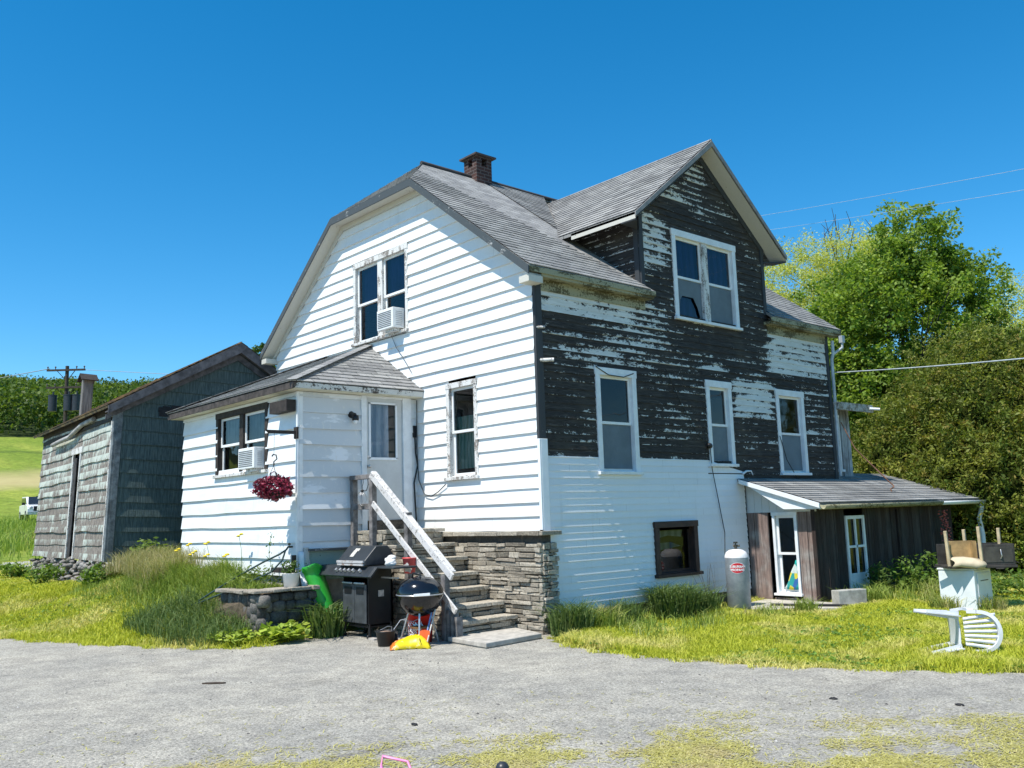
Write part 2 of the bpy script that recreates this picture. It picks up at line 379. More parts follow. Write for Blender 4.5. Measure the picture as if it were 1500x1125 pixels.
def clip_poly(P, Q):
    """Sutherland-Hodgman: polygon P against convex counter-clockwise polygon Q (2D)"""
    out = P
    for i in range(len(Q)):
        a, b = Q[i], Q[(i+1) % len(Q)]; ins = lambda p: (b[0]-a[0])*(p[1]-a[1])-(b[1]-a[1])*(p[0]-a[0]) >= -1e-9
        src, out = out, []
        for j in range(len(src)):
            p, q = src[j], src[(j+1) % len(src)]; ip, iq = ins(p), ins(q)
            if ip: out.append(p)
            if ip != iq:
                d1 = (b[0]-a[0])*(p[1]-a[1])-(b[1]-a[1])*(p[0]-a[0]); d2 = (b[0]-a[0])*(q[1]-a[1])-(b[1]-a[1])*(q[0]-a[0])
                t = d1/(d1-d2); out.append((p[0]+(q[0]-p[0])*t, p[1]+(q[1]-p[1])*t))
        if not out: return []
    return out
def lap(g, O, U, W, N, poly, exposure, butt, t0=0., holes=(), tip=.1, jit=0., wob=0., seg=0.):
    """courses of clapboard or shingle over the convex polygon poly given in (s,t) on the plane O+U*s+W*t"""
    O, U, W, N = (np.array(k, float) for k in (O, U, W, N))
    area = sum(poly[i][0]*poly[(i+1) % len(poly)][1]-poly[(i+1) % len(poly)][0]*poly[i][1] for i in range(len(poly)))
    if area < 0: poly = poly[::-1]
    smin, smax = min(p[0] for p in poly), max(p[0] for p in poly); tmin, tmax = min(p[1] for p in poly), max(p[1] for p in poly)
    k = math.floor((tmin-t0)/exposure)
    while t0+k*exposure < tmax:
        a = t0+k*exposure; b = a+exposure; mid = a+exposure*.5; k += 1
        cuts = sorted([(h[0], h[1]) for h in holes if h[2] < mid < h[3]]); iv = []; s0 = smin
        for c0, c1 in cuts:
            if c0 > s0: iv.append((s0, c0))
            s0 = max(s0, c1)
        if s0 < smax: iv.append((s0, smax))
        bt = butt*(1+random.uniform(-jit, jit))
        if seg: iv = [(l_+(r_-l_)*q/nn_, l_+(r_-l_)*(q+1)/nn_) for l_, r_ in iv for nn_ in [max(1, round((r_-l_)/seg))] for q in range(nn_)]
        ew = lambda s_, q: wob*(math.sin(1.7*s_+q*2.4)+.6*math.sin(4.1*s_+q*1.3)+.35*math.sin(9.3*s_+q*4.1))
        dt = lambda s_, t_: 0. if not wob else (ew(s_, k-1) if abs(t_-a) < 1e-6 else ew(s_, k) if abs(t_-b) < 1e-6 else 0.)
        for s0, s1 in iv:
            P = clip_poly([(s0, a), (s1, a), (s1, b), (s0, b)], poly)
            if len(P) < 3: continue
            hgt = lambda t: bt*(1-(1-tip)*(t-a)/exposure)
            g.add([O+U*s+W*(t+dt(s, t))+N*hgt(t) for s, t in P], [tuple(range(len(P)))])
            bot = [p for p in P if abs(p[1]-a) < 1e-6]
            if len(bot) >= 2:
                l, r = min(p[0] for p in bot), max(p[0] for p in bot)
                al, ar = a+dt(l, a), a+dt(r, a); g.add([O+U*l+W*al, O+U*r+W*ar, O+U*r+W*ar+N*bt, O+U*l+W*al+N*bt], [(0, 1, 2, 3)])

# ------------------------------------------------------------------ vegetation helpers
def unit(a): return a/np.maximum(np.linalg.norm(a, axis=-1, keepdims=True), 1e-9)
def leaf_quads(C, size, aspect=.55, up=.35, sv=.4, curl=0.):
    """one rhombic leaf at every centre; normals biased upwards"""
    n = len(C); d = unit(RNG.normal(size=(n, 3))); nn = unit(RNG.normal(size=(n, 3))+np.array((0, 0, up*3)))
    s = unit(np.cross(d, nn)); d = unit(np.cross(nn, s)); L = size*(1+sv*RNG.uniform(-1, 1, (n, 1)))
    V = np.stack([C-d*L*.5, C+s*L*aspect*.5+nn*L*curl, C+d*L*.5, C-s*L*aspect*.5+nn*L*curl], 1).reshape(-1, 3)
    return V, np.arange(n*4).reshape(-1, 4)
def blades(P, h, w, lean=.35, hv=.4, bend=.3):
    """grass blades as two-segment strips"""
    n = len(P); a = RNG.uniform(0, 2*np.pi, n); d = np.stack([np.cos(a), np.sin(a), 0*a], 1); b = RNG.uniform(0, 2*np.pi, n)
    l = np.stack([np.cos(b), np.sin(b), 0*b], 1)*(lean*RNG.uniform(.1, 1, (n, 1)))
    h = np.asarray(h).reshape(-1, 1)*(1+hv*RNG.uniform(-1, 1, (n, 1))); z = np.array((0, 0, 1.))
    mid = P+(z*.6+l*.45)*h; tip = P+(z*(1-bend*.4)+l*(1+bend))*h; w = np.asarray(w).reshape(-1, 1)
    V = np.stack([P-d*w, P+d*w, mid+d*w*.75, mid-d*w*.75, tip+d*w*.12, tip-d*w*.12], 1).reshape(-1, 3)
    i = np.arange(n)[:, None]*6
    F = np.concatenate([i+np.array([[0, 1, 2, 3]]), i+np.array([[3, 2, 4, 5]])], 0)
    return V, F
def clumps(centers, radii, per, flat=.8):
    c = np.repeat(centers, per, 0); r = np.repeat(np.asarray(radii).reshape(-1, 1), per, 0)
    return c+unit(RNG.normal(size=c.shape))*(RNG.uniform(0, 1, (len(c), 1))**.5)*r*np.array((1, 1, flat))
def lobes_points(lobes, n, shell=.55):
    """n points spread through a union of ellipsoids (cx,cy,cz,rx,ry,rz), biased to the outside"""
    L = np.array(lobes); vol = (L[:, 3]*L[:, 4]*L[:, 5])**.75; pk = RNG.choice(len(L), n, p=vol/vol.sum())
    d = unit(RNG.normal(size=(n, 3))); r = (shell+(1-shell)*RNG.uniform(0, 1, (n, 1)))*(1+np.clip(.08*RNG.normal(size=(n, 1)), -.16, .14))
    return L[pk, :3]+d*r*L[pk, 3:]
def tree(name, label, cat, base, height, lobes, mat, bark, nclump, per, leaf, cr=(.3, .6), group=None, trunk_r=.2, shell=.5, limbs=9, aspect=.6, up=.35, fork=.35, bare=0):
    t = thing(name, label, cat, base, group); g = G(); b = np.array(base, float)
    top = b+np.array((0, 0, height*fork))
    g.tube([b-np.array((0, 0, .3)), b+np.array((.03, .02, height*fork*.5)), top], trunk_r*1.15, 9, trunk_r*.8)
    L = np.array(lobes)
    for k in range(limbs):
        tgt = lobes_points(lobes, 1, .55)[0]; s0 = b+(top-b)*random.uniform(.65, 1); m = s0+(tgt-s0)*.5+np.array((random.uniform(-.3, .3), random.uniform(-.3, .3), .25))
        g.tube([s0, m, tgt], trunk_r*.5, 6, trunk_r*.06)
        for q in range(3):
            t2 = tgt+np.array([random.uniform(-1, 1)*height*.09 for _ in range(2)]+[random.uniform(.0, 1)*height*.09])
            g.tube([m+(tgt-m)*random.uniform(.1, .8), t2], trunk_r*.12, 5, .012)
    for k in range(bare):
        tgt = L[random.randrange(len(L))]; p0 = tgt[:3]+np.array((random.uniform(-.5, .5)*tgt[3], random.uniform(-.5, .5)*tgt[4], tgt[5]*.7))
        g.tube([p0, p0+np.array((random.uniform(-.2, .2), random.uniform(-.2, .2), .5)), p0+np.array((random.uniform(-.5, .5), random.uniform(-.5, .5), random.uniform(.9, 1.5)))], .03, 5, .008)
    g.build('trunk', bark, t)
    C = lobes_points(lobes, nclump, shell); r = RNG.uniform(cr[0], cr[1], nclump)
    V, F = leaf_quads(clumps(C, r, per), leaf, aspect, up)
    npmesh('crown', V, F, mat, t)
    return t

# ------------------------------------------------------------------ camera, sky, sun
CAM = np.array((9.655, -9.064, 1.6)); pitch, roll, yaw = .143601583, -.0314627, -.84511087
cy, sy = math.cos(yaw), math.sin(yaw)
fwd = np.array((sy*math.cos(pitch), cy*math.cos(pitch), math.sin(pitch))); rt = np.array((cy, -sy, 0)); upv = np.cross(rt, fwd)
r2 = math.cos(roll)*rt+math.sin(roll)*upv; u2 = -math.sin(roll)*rt+math.cos(roll)*upv
cam = bpy.data.cameras.new('camera'); cam.sensor_width = 36; cam.sensor_fit = 'HORIZONTAL'; cam.lens = 1336.42/1500*36; cam.clip_end = 3000; cam.clip_start = .05
camo = bpy.data.objects.new('camera', cam); COL.objects.link(camo)
camo.matrix_world = Matrix(((r2[0], u2[0], -fwd[0], CAM[0]), (r2[1], u2[1], -fwd[1], CAM[1]), (r2[2], u2[2], -fwd[2], CAM[2]), (0, 0, 0, 1)))
scene.camera = camo
SUN_EL = math.radians(61); SUN_DIR = np.array((.035, -1, 0)); SUN_DIR = SUN_DIR/np.linalg.norm(SUN_DIR)*math.cos(SUN_EL); SUN_DIR[2] = math.sin(SUN_EL)
w = bpy.data.worlds.new('World'); scene.world = w; w.use_nodes = True; wt = w.node_tree
sky = wt.nodes.new('ShaderNodeTexSky'); sky.sky_type = 'NISHITA'; sky.sun_disc = False; sky.sun_elevation = SUN_EL
sky.sun_rotation = math.atan2(SUN_DIR[0], SUN_DIR[1]); sky.altitude = 900; sky.air_density = 1.0; sky.dust_density = .15; sky.ozone_density = 4.0
hs = wt.nodes.new('ShaderNodeHueSaturation'); hs.inputs['Saturation'].default_value = 1.36; hs.inputs['Hue'].default_value = .490; hs.inputs['Value'].default_value = 1.06
wt.links.new(sky.outputs[0], hs.inputs['Color'])
wt.links.new(hs.outputs[0], wt.nodes['Background'].inputs[0]); wt.nodes['Background'].inputs[1].default_value = .14
sl = bpy.data.lights.new('sun', 'SUN'); sl.energy = 5.0; sl.angle = math.radians(.53); sl.color = (1, .955, .88)
so = bpy.data.objects.new('sun', sl); COL.objects.link(so); so.rotation_euler = Vector(SUN_DIR).to_track_quat('Z', 'Y').to_euler(); so.location = (0, -30, 40)
scene.view_settings.view_transform = 'Standard'; scene.view_settings.look = 'None'; scene.view_settings.exposure = .36; scene.view_settings.gamma = 1
scene.cycles.max_bounces = 6; scene.cycles.transparent_max_bounces = 12; scene.cycles.diffuse_bounces = 3
scene.cycles.sample_clamp_indirect = 6

# ------------------------------------------------------------------ ground
GZ = -.06
EDGE_L = [(-40, -16), (-16, -8.3), (-10, -6.35), (-6.87, -5.38), (-5.2, -4.84), (-3.87, -4.31), (-3.1, -3.95), (-2.55, -3.6), (-2.35, -3.3), (-2.45, -2.75), (-2.55, -2.2), (-2.62, -1.9), (-2.75, -1.3)]
EDGE_R = [(.15, .1), (.45, -.33), (.75, -.47), (1.23, -.69), (1.9, -.76), (2.48, -.72), (3.74, -.53), (4.69, -.13), (5.51, .36), (6.04, .63), (8, 2.0), (14, 8), (24, 22)]
POLY = np.array(EDGE_L+EDGE_R+[(40, 20), (40, -40), (-40, -40)])
def inpoly(x, y, P):
    r = np.zeros(x.shape, bool); n = len(P)
    for i in range(n):
        (x0, y0), (x1, y1) = P[i], P[(i+1) % n]
        c = ((y0 > y) != (y1 > y)); r ^= c & (x < (x1-x0)*(y-y0)/((y1-y0) if y1 != y0 else 1e-9)+x0)
    return r
def sdist(x, y, E):
    d = np.full(x.shape, 1e9)
    for (x0, y0), (x1, y1) in zip(E[:-1], E[1:]):
        t = np.clip(((x-x0)*(x1-x0)+(y-y0)*(y1-y0))/((x1-x0)**2+(y1-y0)**2), 0, 1)
        d = np.minimum(d, np.hypot(x-x0-t*(x1-x0), y-y0-t*(y1-y0)))
    return d
sst = lambda a, b, v: (lambda t: t*t*(3-2*t))(np.clip((v-a)/(b-a), 0, 1))
PROF_D = np.array([0, 18, 27, 45, 60, 70, 90, 120, 170, 220, 300, 380, 480, 700, 1400]); PROF_H = np.array([0, 0, .12, .25, .6, 1.15, 3.0, 7.2, 15.8, 23, 36.5, 49, 54, 56, 50])
def H(x, y):
    x = np.asarray(x, float); y = np.asarray(y, float)
    ins = inpoly(x, y, POLY); d = np.where(ins, 0, sdist(x, y, EDGE_L+EDGE_R[:1]))
    left = sst(.3, -2.3, x)
    bank = np.where(ins, -.03, (.76-.26*sst(-7.9, -9.0, x))*sst(-.1, 3.0, d)*left)
    D = np.hypot(x-CAM[0], y-CAM[1]); ux, uy = (x-CAM[0])/np.maximum(D, 1e-6), (y-CAM[1])/np.maximum(D, 1e-6)
    wgt = sst(.62, .93, ux*-.965+uy*.26)
    hill = np.interp(D, PROF_D, PROF_H)*(.12+.88*wgt)*np.where(ins, 0, 1)
    roll_ = (.05*np.sin(x*.9+1.3)*np.cos(y*.7)+.03*np.sin(x*2.3+y*1.7))*np.clip(d/1.5, 0, 1)
    dr = np.where(ins, 0, sdist(x, y, EDGE_R)); right = np.where(x > -.2, .02*np.clip(dr/.4, 0, 1)+.012*np.clip(dr-2, 0, 6), 0)
    return GZ+bank+hill+roll_*.7+right
def axis_(lo, a, b, hi, st):
    near = np.arange(a, b, st); f1 = []; v = a; s = st
    while v > lo: s *= 1.16; v -= s; f1.append(v)
    f2 = []; v = near[-1]; s = st
    while v < hi: s *= 1.16; v += s; f2.append(v)
    return np.concatenate([f1[::-1], near, f2])
gx, gy = axis_(-900, -22, 13, 400, .33), axis_(-300, -11, 16, 900, .33)
X, Y = np.meshgrid(gx, gy, indexing='ij'); Z = H(X, Y)
V = np.stack([X, Y, Z], -1).reshape(-1, 3); i, j = np.meshgrid(np.arange(len(gx)-1), np.arange(len(gy)-1), indexing='ij'); a = (i*len(gy)+j).ravel()
o = npmesh('ground', V, np.stack([a, a+len(gy), a+len(gy)+1, a+1], 1), ground_mat()); tag(o, kind='structure'); o.data.polygons.foreach_set('use_smooth', [True]*len(o.data.polygons))
bm = bmesh.new(); vs = [bm.verts.new((x, y, GZ+.006)) for x, y in POLY]; es = [bm.edges.new((vs[k], vs[(k+1) % len(vs)])) for k in range(len(vs))]
bmesh.ops.triangle_fill(bm, use_beauty=True, edges=es); me = bpy.data.meshes.new('driveway')
for f in bm.faces:
    if f.normal.z < 0: f.normal_flip()
bm.to_mesh(me); bm.free(); tag(link('driveway', me, asphalt_mat()), kind='structure')
# the lane that runs behind the shed
lane_c = [(-60, -17.), (-36, -9.5), (-28, -6.3), (-22.2, -2.8), (-19.8, -.6), (-18.4, 2.6), (-18, 6), (-18, 14)]
lv, lf = [], []
cc = np.array(lane_c); tt = np.linspace(0, len(cc)-1, 60); cx_ = np.interp(tt, range(len(cc)), cc[:, 0]); cy_ = np.interp(tt, range(len(cc)), cc[:, 1])
dx, dy = np.gradient(cx_), np.gradient(cy_); ln = np.hypot(dx, dy)
for s in np.linspace(-2.0, 2.0, 7): lv.append(np.stack([cx_-dy/ln*s, cy_+dx/ln*s], 1))
lv = np.stack(lv, 1); LZ = H(lv[..., 0], lv[..., 1])+.035
LV = np.concatenate([lv, LZ[..., None]], -1).reshape(-1, 3); i, j = np.meshgrid(np.arange(59), np.arange(6), indexing='ij'); a = (i*7+j).ravel()
tag(npmesh('lane', LV, np.stack([a, a+7, a+8, a+1], 1)[:, ::-1], plain('gravel_lane', (.36, .35, .33), .95, var=.2, scale=8)), kind='structure')

# ------------------------------------------------------------------ the house
def patchy():
    m = NT('patched_clapboard'); p = m.pos(); x = m.sep(p)
    co = m.ma('FLOOR', m.ma('DIVIDE', m.ma('SUBTRACT', x[2], .8), .25)); wn = m.n('ShaderNodeTexWhiteNoise', {1: co}, 0, noise_dimensions='1D')
    n = m.noise(m.mapv(p, (1, 1, 3), loc=(0, 0, 0)), 1.7, 4, .6); c = m.mix(m.rng(m.ma('ADD', n, m.ma('MULTIPLY', wn, .3)), .55, .63), (.76, .77, .78), (.58, .60, .61))
    c = m.mix(m.rng(m.noise(m.mapv(p, (1, 2, 1)), 9, 5, .7), .58, .66, 0, .6), c, (.72, .70, .66))
    m.set(Base_Color=c, Roughness=.45); return m.m
WHITE = siding_white('white_clapboard', (.80, .81, .80), .2032, 1.38, flake=.55, dirt=.2)
PORCHW = siding_white('porch_clapboard', (.78, .80, .80), .25, .8, flake=.25, dirt=.35)
VINYL = siding_white('vinyl_siding', (.78, .80, .82), .1016, .2, dirt=.12)
PEEL = peeling('peeling_clapboard', [(.0, 2.3, 4.62, 5.35, .30, .30), (1.2, 3.1, 4.3, 5.05, .3, .15), (6.1, 8.6, 4.15, 5.4, .28, .30), (4.85, 6.15, 3.25, 3.95, .18, .28), (2.4, 3.2, 5.7, 6.7, .25, .2), (3.2, 4.4, 7.0, 7.9, .3, .12), (.5, 4.6, 3.95, 4.25, .15, .13), (7.3, 8.3, 2.9, 3.9, .2, .09)], .115, 2.10)
PEELX = peeling('peeling_cheek', [], .115, 2.10, axis=0, base=.03)
TRIMW = plain('white_trim', (.74, .76, .77), .45, var=.08)
TRIMN = plain('new_white_trim', (.80, .82, .84), .35, var=.04)
OLDTRIM = worn_paint('worn_window_trim', (.72, .71, .68), (.22, .19, .165), .53, (1, 1, .35), 9)
FASCIA = worn_paint('worn_fascia', (.075, .088, .095), (.55, .55, .53), .60, (.7, .7, .7), 7)
DARKTRIM = worn_paint('dark_trim', (.05, .055, .06), (.5, .5, .48), .66, (1, 1, .3), 9)
DARKWOOD = plain('dark_wood', (.035, .028, .024), .8, var=.4, scale=12)
SOFFIT = worn_paint('soffit_paint', (.62, .60, .53), (.16, .13, .10), .63, (1, 1, 1), 4)
MOSSY = worn_paint('mossy_eave', (.36, .34, .22), (.10, .085, .04), .52, (1, .3, 1), 5)
SASH = plain('sash_white', (.78, .79, .78), .4, var=.06)
GLASS = glass_mat('window_glass'); SCREEN = plain('insect_screen', (.13, .165, .19), .7, var=.12, scale=3)
BLUECURT = cloth('blue_curtain', (.012, .02, .10), (.03, .05, .2)); GREYCURT = cloth('grey_curtain', (.16, .2, .22), (.3, .34, .36))
GREENCURT = cloth('green_curtain', (.12, .28, .22), (.42, .55, .48), axis=0, freq=70); ROOM = plain('room_dark', (.02, .02, .022), .9)
ROOF = shingles('roof_shingle'); ROOFX = shingles('roof_shingle_gable', ax=0)
STONE = stone_mat('ledge_stone', (.23, .20, .16), (.47, .425, .35), (.32, .285, .225)); RUBBLE = stone_mat('field_stone', (.16, .15, .14), (.32, .30, .28), (.22, .20, .17))
MORTAR = plain('mortar', (.07, .065, .055), .95, var=.3, scale=30); CONC = plain('concrete', (.42, .39, .34), .9, var=.22, scale=9, bump=.2)
BROWN = plain('brown_paint', (.05, .026, .02), .6, var=.3); BLACK = plain('black_metal', (.012, .012, .013), .4, var=.2); STEEL = plain('steel', (.5, .5, .5), .35, .8)

house = thing('farmhouse', 'two storey white farmhouse with peeling clapboards, clipped gable roof, entry porch and lean-to', 'house', (-3, 0, 0))

def LB(g, O, U, N, u0, u1, z0, z1, n0, n1):
    O, U, N = (np.array(k, float) for k in (O, U, N)); return g.obox(O+U*(u0+u1)/2+N*(n0+n1)/2+np.array((0, 0, (z0+z1)/2)), U, N, (0, 0, 1), (u1-u0)/2, (n1-n0)/2, (z1-z0)/2)
def pane(O, U, N, a, b, z0, z1, n0, par, mat=None):
    O, U, N = (np.array(k, float) for k in (O, U, N)); q = [O+U*u+N*n0+V3(0, 0, z) for u, z in ((a, z0), (b, z0), (b, z1), (a, z1))]
    return G().add(q, [(0, 1, 2, 3)]).build('pane', mat or GLASS, par)
def window(par, O, U, N, wd, hg, cw=.1, head=.12, sill=.05, units=1, casing=TRIMW, mull=.1, mullmat=None, sash=SASH, screen=(0,), curtain=None, cfrac=(0, 1), split=.5, sillmat=None, name='window', broken=False, proud=.03):
    g = G(); f = lambda *a: LB(g, O, U, N, *a)
    f(0, cw, sill, hg-head, -.02, proud); f(wd-cw, wd, sill, hg-head, -.02, proud); f(-.012, wd+.012, hg-head, hg, -.02, proud+.006)
    f(cw, wd-cw, sill, sill+.02, -.11, 0)
    c = g.build(name, casing, par, bevel=.004)
    s = G(); LB(s, O, U, N, -.03, wd+.03, 0, sill, -.11, proud+.045); s.build('sill', sillmat or casing, c, bevel=.004)
    r = G(); R = lambda *a: LB(r, O, U, N, *a)
    R(cw-.012, cw, sill, hg-head, -.13, -.021); R(wd-cw, wd-cw+.012, sill, hg-head, -.13, -.021); R(cw, wd-cw, hg-head, hg-head+.012, -.13, -.021); r.build('jamb', casing, c)
    iw = (wd-2*cw-mull*(units-1))/units; z0, z1 = sill+.02, hg-head; zm = z0+(z1-z0)*split
    if units > 1:
        mm = G(); LB(mm, O, U, N, cw+iw, cw+iw+mull, z0, z1, -.1, proud*.5); mm.build('mullion', mullmat or casing, c, bevel=.004)
    fr = .042
    for k in range(units):
        a = cw+k*(iw+mull); b = a+iw
        up, lo = G(), G()
        for gg, za, zb, n0, n1 in ((up, zm-.02, z1, -.06, -.03), (lo, z0, zm+.02, -.095, -.062)):
            Q = lambda *p: LB(gg, O, U, N, *p)
            Q(a, a+fr, za, zb, n0, n1); Q(b-fr, b, za, zb, n0, n1); Q(a+fr, b-fr, za, za+fr, n0, n1); Q(a+fr, b-fr, zb-fr, zb, n0, n1)
        su = up.build('sash', sash, c); sl_ = lo.build('sash', sash, c)
        pane(O, U, N, a+fr, b-fr, zm+.022, z1-fr, -.045, c)
        pane(O, U, N, a+fr, b-fr, z0+fr, zm-.022, -.078, c)
        if k in screen:
            sc = G(); q = lambda *p: LB(sc, O, U, N, *p)
            if broken and k == 0:   # torn screen: only the upper part and a ragged edge are left
                o_, U_, N_ = (np.array(t, float) for t in (O, U, N)); zz = z0+(zm-z0)*.55
                q(a+.012, b-.012, zz, zm-.025, -.05, -.046)
                sc.prism([o_+U_*(a+.012)+N_*-.05+V3(0, 0, z0), o_+U_*(a+.09)+N_*-.05+V3(0, 0, z0), o_+U_*(a+.13)+N_*-.05+V3(0, 0, zz-.08), o_+U_*(a+.2)+N_*-.05+V3(0, 0, zz), o_+U_*(a+.012)+N_*-.05+V3(0, 0, zz)], N_*.003)
                sc.prism([o_+U_*(b-.05)+N_*-.05+V3(0, 0, z0), o_+U_*(b-.012)+N_*-.05+V3(0, 0, z0), o_+U_*(b-.012)+N_*-.05+V3(0, 0, zz), o_+U_*(b-.25)+N_*-.05+V3(0, 0, zz), o_+U_*(b-.14)+N_*-.05+V3(0, 0, zz-.16)], N_*.003)
            else: q(a+.012, b-.012, z0+.03, zm-.025, -.05, -.046)
            sc.build('screen', SCREEN, c)
        if curtain is not None:
            cu = G(); n = 24; o_, U_, N_ = (np.array(t, float) for t in (O, U, N)); zt = z0+(z1-z0)*cfrac[1]; zb = z0+(z1-z0)*cfrac[0]; vs = []
            for t in range(n+1):
                uu = a-.02+(iw+.04)*t/n; nn = -.13+.012*math.sin(t*1.9)
                vs += [o_+U_*uu+N_*nn+V3(0, 0, zb), o_+U_*uu+N_*nn+V3(0, 0, zt)]
            cu.add(vs, [(2*t, 2*t+2, 2*t+3, 2*t+1) for t in range(n)], True); cu.build('curtain', curtain, c)
    return c
YU, XN, XU, YN = (0, 1, 0), (1, 0, 0), (1, 0, 0), (0, -1, 0)

RZ, SL, EZ, OV, EO = 8.43, .750, 5.23, .28, .2          # ridge, slope, eave height, rake overhang, eave overhang
rz = lambda x: RZ-SL*abs(x+4.065)
# gable wall
g = G(); hole_g = [(-4.95, -3.27, 4.9, 6.42), (-2.12, -1.42, 2.24, 3.74)]
lap(g, (0, 0, 0), XU, (0, 0, 1), YN, [(-8.13, 1.38), (-.02, 1.38), (-.02, 5.2), (-2.74, 7.30), (-5.39, 7.30), (-8.13, 5.2)], .2032, .033, 1.38, hole_g, jit=.15, wob=.004, seg=.6)
g.build('gable_wall', WHITE, house)
# long wall: old clapboards above, vinyl below
g = G(); wins = [(1.26, 2.12, 2.23, 3.8), (4.07, 4.74, 2.4, 3.8), (6.27, 7.17, 2.26, 3.8), (3.36, 5.14, 4.92, 6.42)]
lap(g, (0, 0, 0), YU, (0, 0, 1), XN, [(.06, 2.44), (3.96, 2.44), (3.96, 5.28), (.06, 5.28)], .115, .014, 2.10, wins, jit=.5, wob=.0035, seg=.5)
lap(g, (0, 0, 0), YU, (0, 0, 1), XN, [(3.96, 2.10), (8.28, 2.10), (8.28, 5.28), (3.96, 5.28)], .115, .014, 2.10, wins+[(3.96, 4.95, 2.0, 2.27)], jit=.5, wob=.0035, seg=.5)
lap(g, (0, 0, 0), YU, (0, 0, 1), XN, [(2.48, 5.27), (6.08, 5.27), (6.08, 6.58), (4.24, 8.02), (2.48, 6.58)], .115, .014, 2.10, wins, jit=.5, wob=.0035, seg=.5)
g.build('long_wall', PEEL, house)
g = G(); lap(g, (.012, 0, 0), YU, (0, 0, 1), XN, [(.12, .2), (5.0, .2), (5.0, 2.25), (4.95, 2.27), (3.97, 2.452), (.12, 2.452)], .1016, .014, .2, [(1.26, 2.12, 2.2, 3), (2.46, 3.48, .58, 1.4)], jit=.15)
g.build('vinyl_wall', VINYL, house)
g = G(); g.tube([(.03, 4.95, 2.22), (.05, 5.05, 2.27), (.10, 5.12, 2.27), (.08, 5.2, 2.2)], .025, 6, .008); g.build('torn_siding_strip', VINYL, house)
g = G(); lap(g, (0, 2.46, 0), XU, (0, 0, 1), YN, [(-2.6, 5.2), (0, 5.3), (0, 6.66), (-2.6, 6.66)], .115, .014, 2.1)
g.build('dormer_cheek_wall', PEELX, house); g = G(); lap(g, (0, 6.1, 0), (-1, 0, 0), (0, 0, 1), (0, 1, 0), [(0, 5.3), (2.6, 5.2), (2.6, 6.66), (0, 6.66)], .115, .014, 2.1); g.build('dormer_cheek_wall', PEELX, house)
# back walls close the house so that the rooms stay dark
g = G(); g.add([(-8.13, 0, 0), (-8.13, 8.28, 0), (-8.13, 8.28, 5.2), (-8.13, 0, 5.2)], [(3, 2, 1, 0)])
g.add([(-8.13, 8.28, 0), (0, 8.28, 0), (0, 8.28, 5.2), (-2.74, 8.28, 7.3), (-5.39, 8.28, 7.3), (-8.13, 8.28, 5.2)], [(5, 4, 3, 2, 1, 0)]); g.build('back_wall', WHITE, house)
g = G(); g.box((-8.0, .3, 4.1), (-.3, 8.1, 4.2)); g.box((-8.0, .3, 1.4), (-.3, 8.1, 1.5)); g.box((-3.2, .3, 1.5), (-3.1, 8.1, 7.0)); g.box((-8, 2.4, 1.5), (-.35, 2.45, 5.2)); g.build('floor_and_partition', ROOM, house)
g = G(); g.box((-7.9, .25, -.2), (-.55, 8.1, 1.38)); g.box((-.5, 5.3, -.2), (-.05, 8.2, 2.05)); g.build('cellar_light_block', ROOM, house)  # unseen dark blocks added to stop daylight showing through the low windows
# corner boards
g = G(); g.box((-.02, -.028, 2.70), (.03, .0, 5.16)); g.box((.0, .0, 2.70), (.032, .11, 5.2)); g.build('corner_board', DARKTRIM, house, bevel=.004)
g = G(); g.box((-.02, -.03, 1.39), (.034, .0, 2.70)); g.box((.0, .0, .22), (.036, .13, 2.70)); g.build('corner_cover', TRIMN, house, bevel=.004)
for a_, b_ in (((.0, 8.2, 2.12), (.035, 8.3, 5.2)), ((.0, 2.44, 5.27), (.034, 2.53, 6.60)), ((-.1, 2.425, 5.3), (-.001, 2.444, 6.65)), ((.0, 6.03, 5.27), (.034, 6.12, 6.60))): G().box(a_, b_).build('corner_board', DARKTRIM, house, bevel=.004)
# roof
rf = G(); nX = unit(np.array((SL, 0, 1.))); vX = unit(np.array((-1, 0, SL))); kx = math.sqrt(1+SL*SL)
S = lambda x, y: (y, (EO-x)*kx)
RO = (EO, 0, EZ)
ytop = 8.57; cg = 4.24; cz = 8.25; cs = .80                      # cross gable centre, ridge height and slope
vx = lambda y: -4.065+(RZ-(cz-cs*abs(y-cg)))/SL                    # where the cross gable meets the main slope
for poly in ([(EO, -OV), (EO, 2.58), (0.0, 2.46), (vx(2.46), 2.46), (-4.065, 2.46), (-4.065, .97), (-2.74, -OV)],
             [(vx(2.46), 2.46), (-4.065, 4.2), (-4.065, 2.46)],
             [(EO, 6.02), (EO, ytop), (-2.74, ytop), (-4.065, 7.32), (-4.065, 6.10), (0.0, 6.10)], [(vx(6.1), 6.1), (-4.065, 6.1), (-4.065, 4.36)]):
    lap(rf, RO, YU, vX, nX, [S(*p) for p in poly], .14, .014, 0, jit=.15)
    rf.prism([(x, y, rz(x)-.012) for x, y in poly], (0, 0, -.05))
roof = rf.build('roof', ROOF, house)
r2_ = G(); nXl = unit(np.array((-SL, 0, 1.))); vXl = unit(np.array((1, 0, SL)))
pl = [(-8.33, -OV), (-8.33, ytop), (-5.39, ytop), (-4.065, 7.32), (-4.065, .97), (-5.39, -OV)]
lap(r2_, (-8.33, 0, EZ), (0, -1, 0), vXl, nXl, [(-y, (x+8.33)*kx) for x, y in pl], .14, .011, 0); r2_.prism([(x, y, rz(x)-.012) for x, y in pl], (0, 0, -.05))
r2_.build('roof', ROOF, house)
hp = G(); hs_ = (RZ-rz(-2.74))/(.97+OV); nH = unit(np.array((0, -hs_, 1.))); vH = unit(np.array((0, 1, hs_))); kh = math.sqrt(1+hs_*hs_)
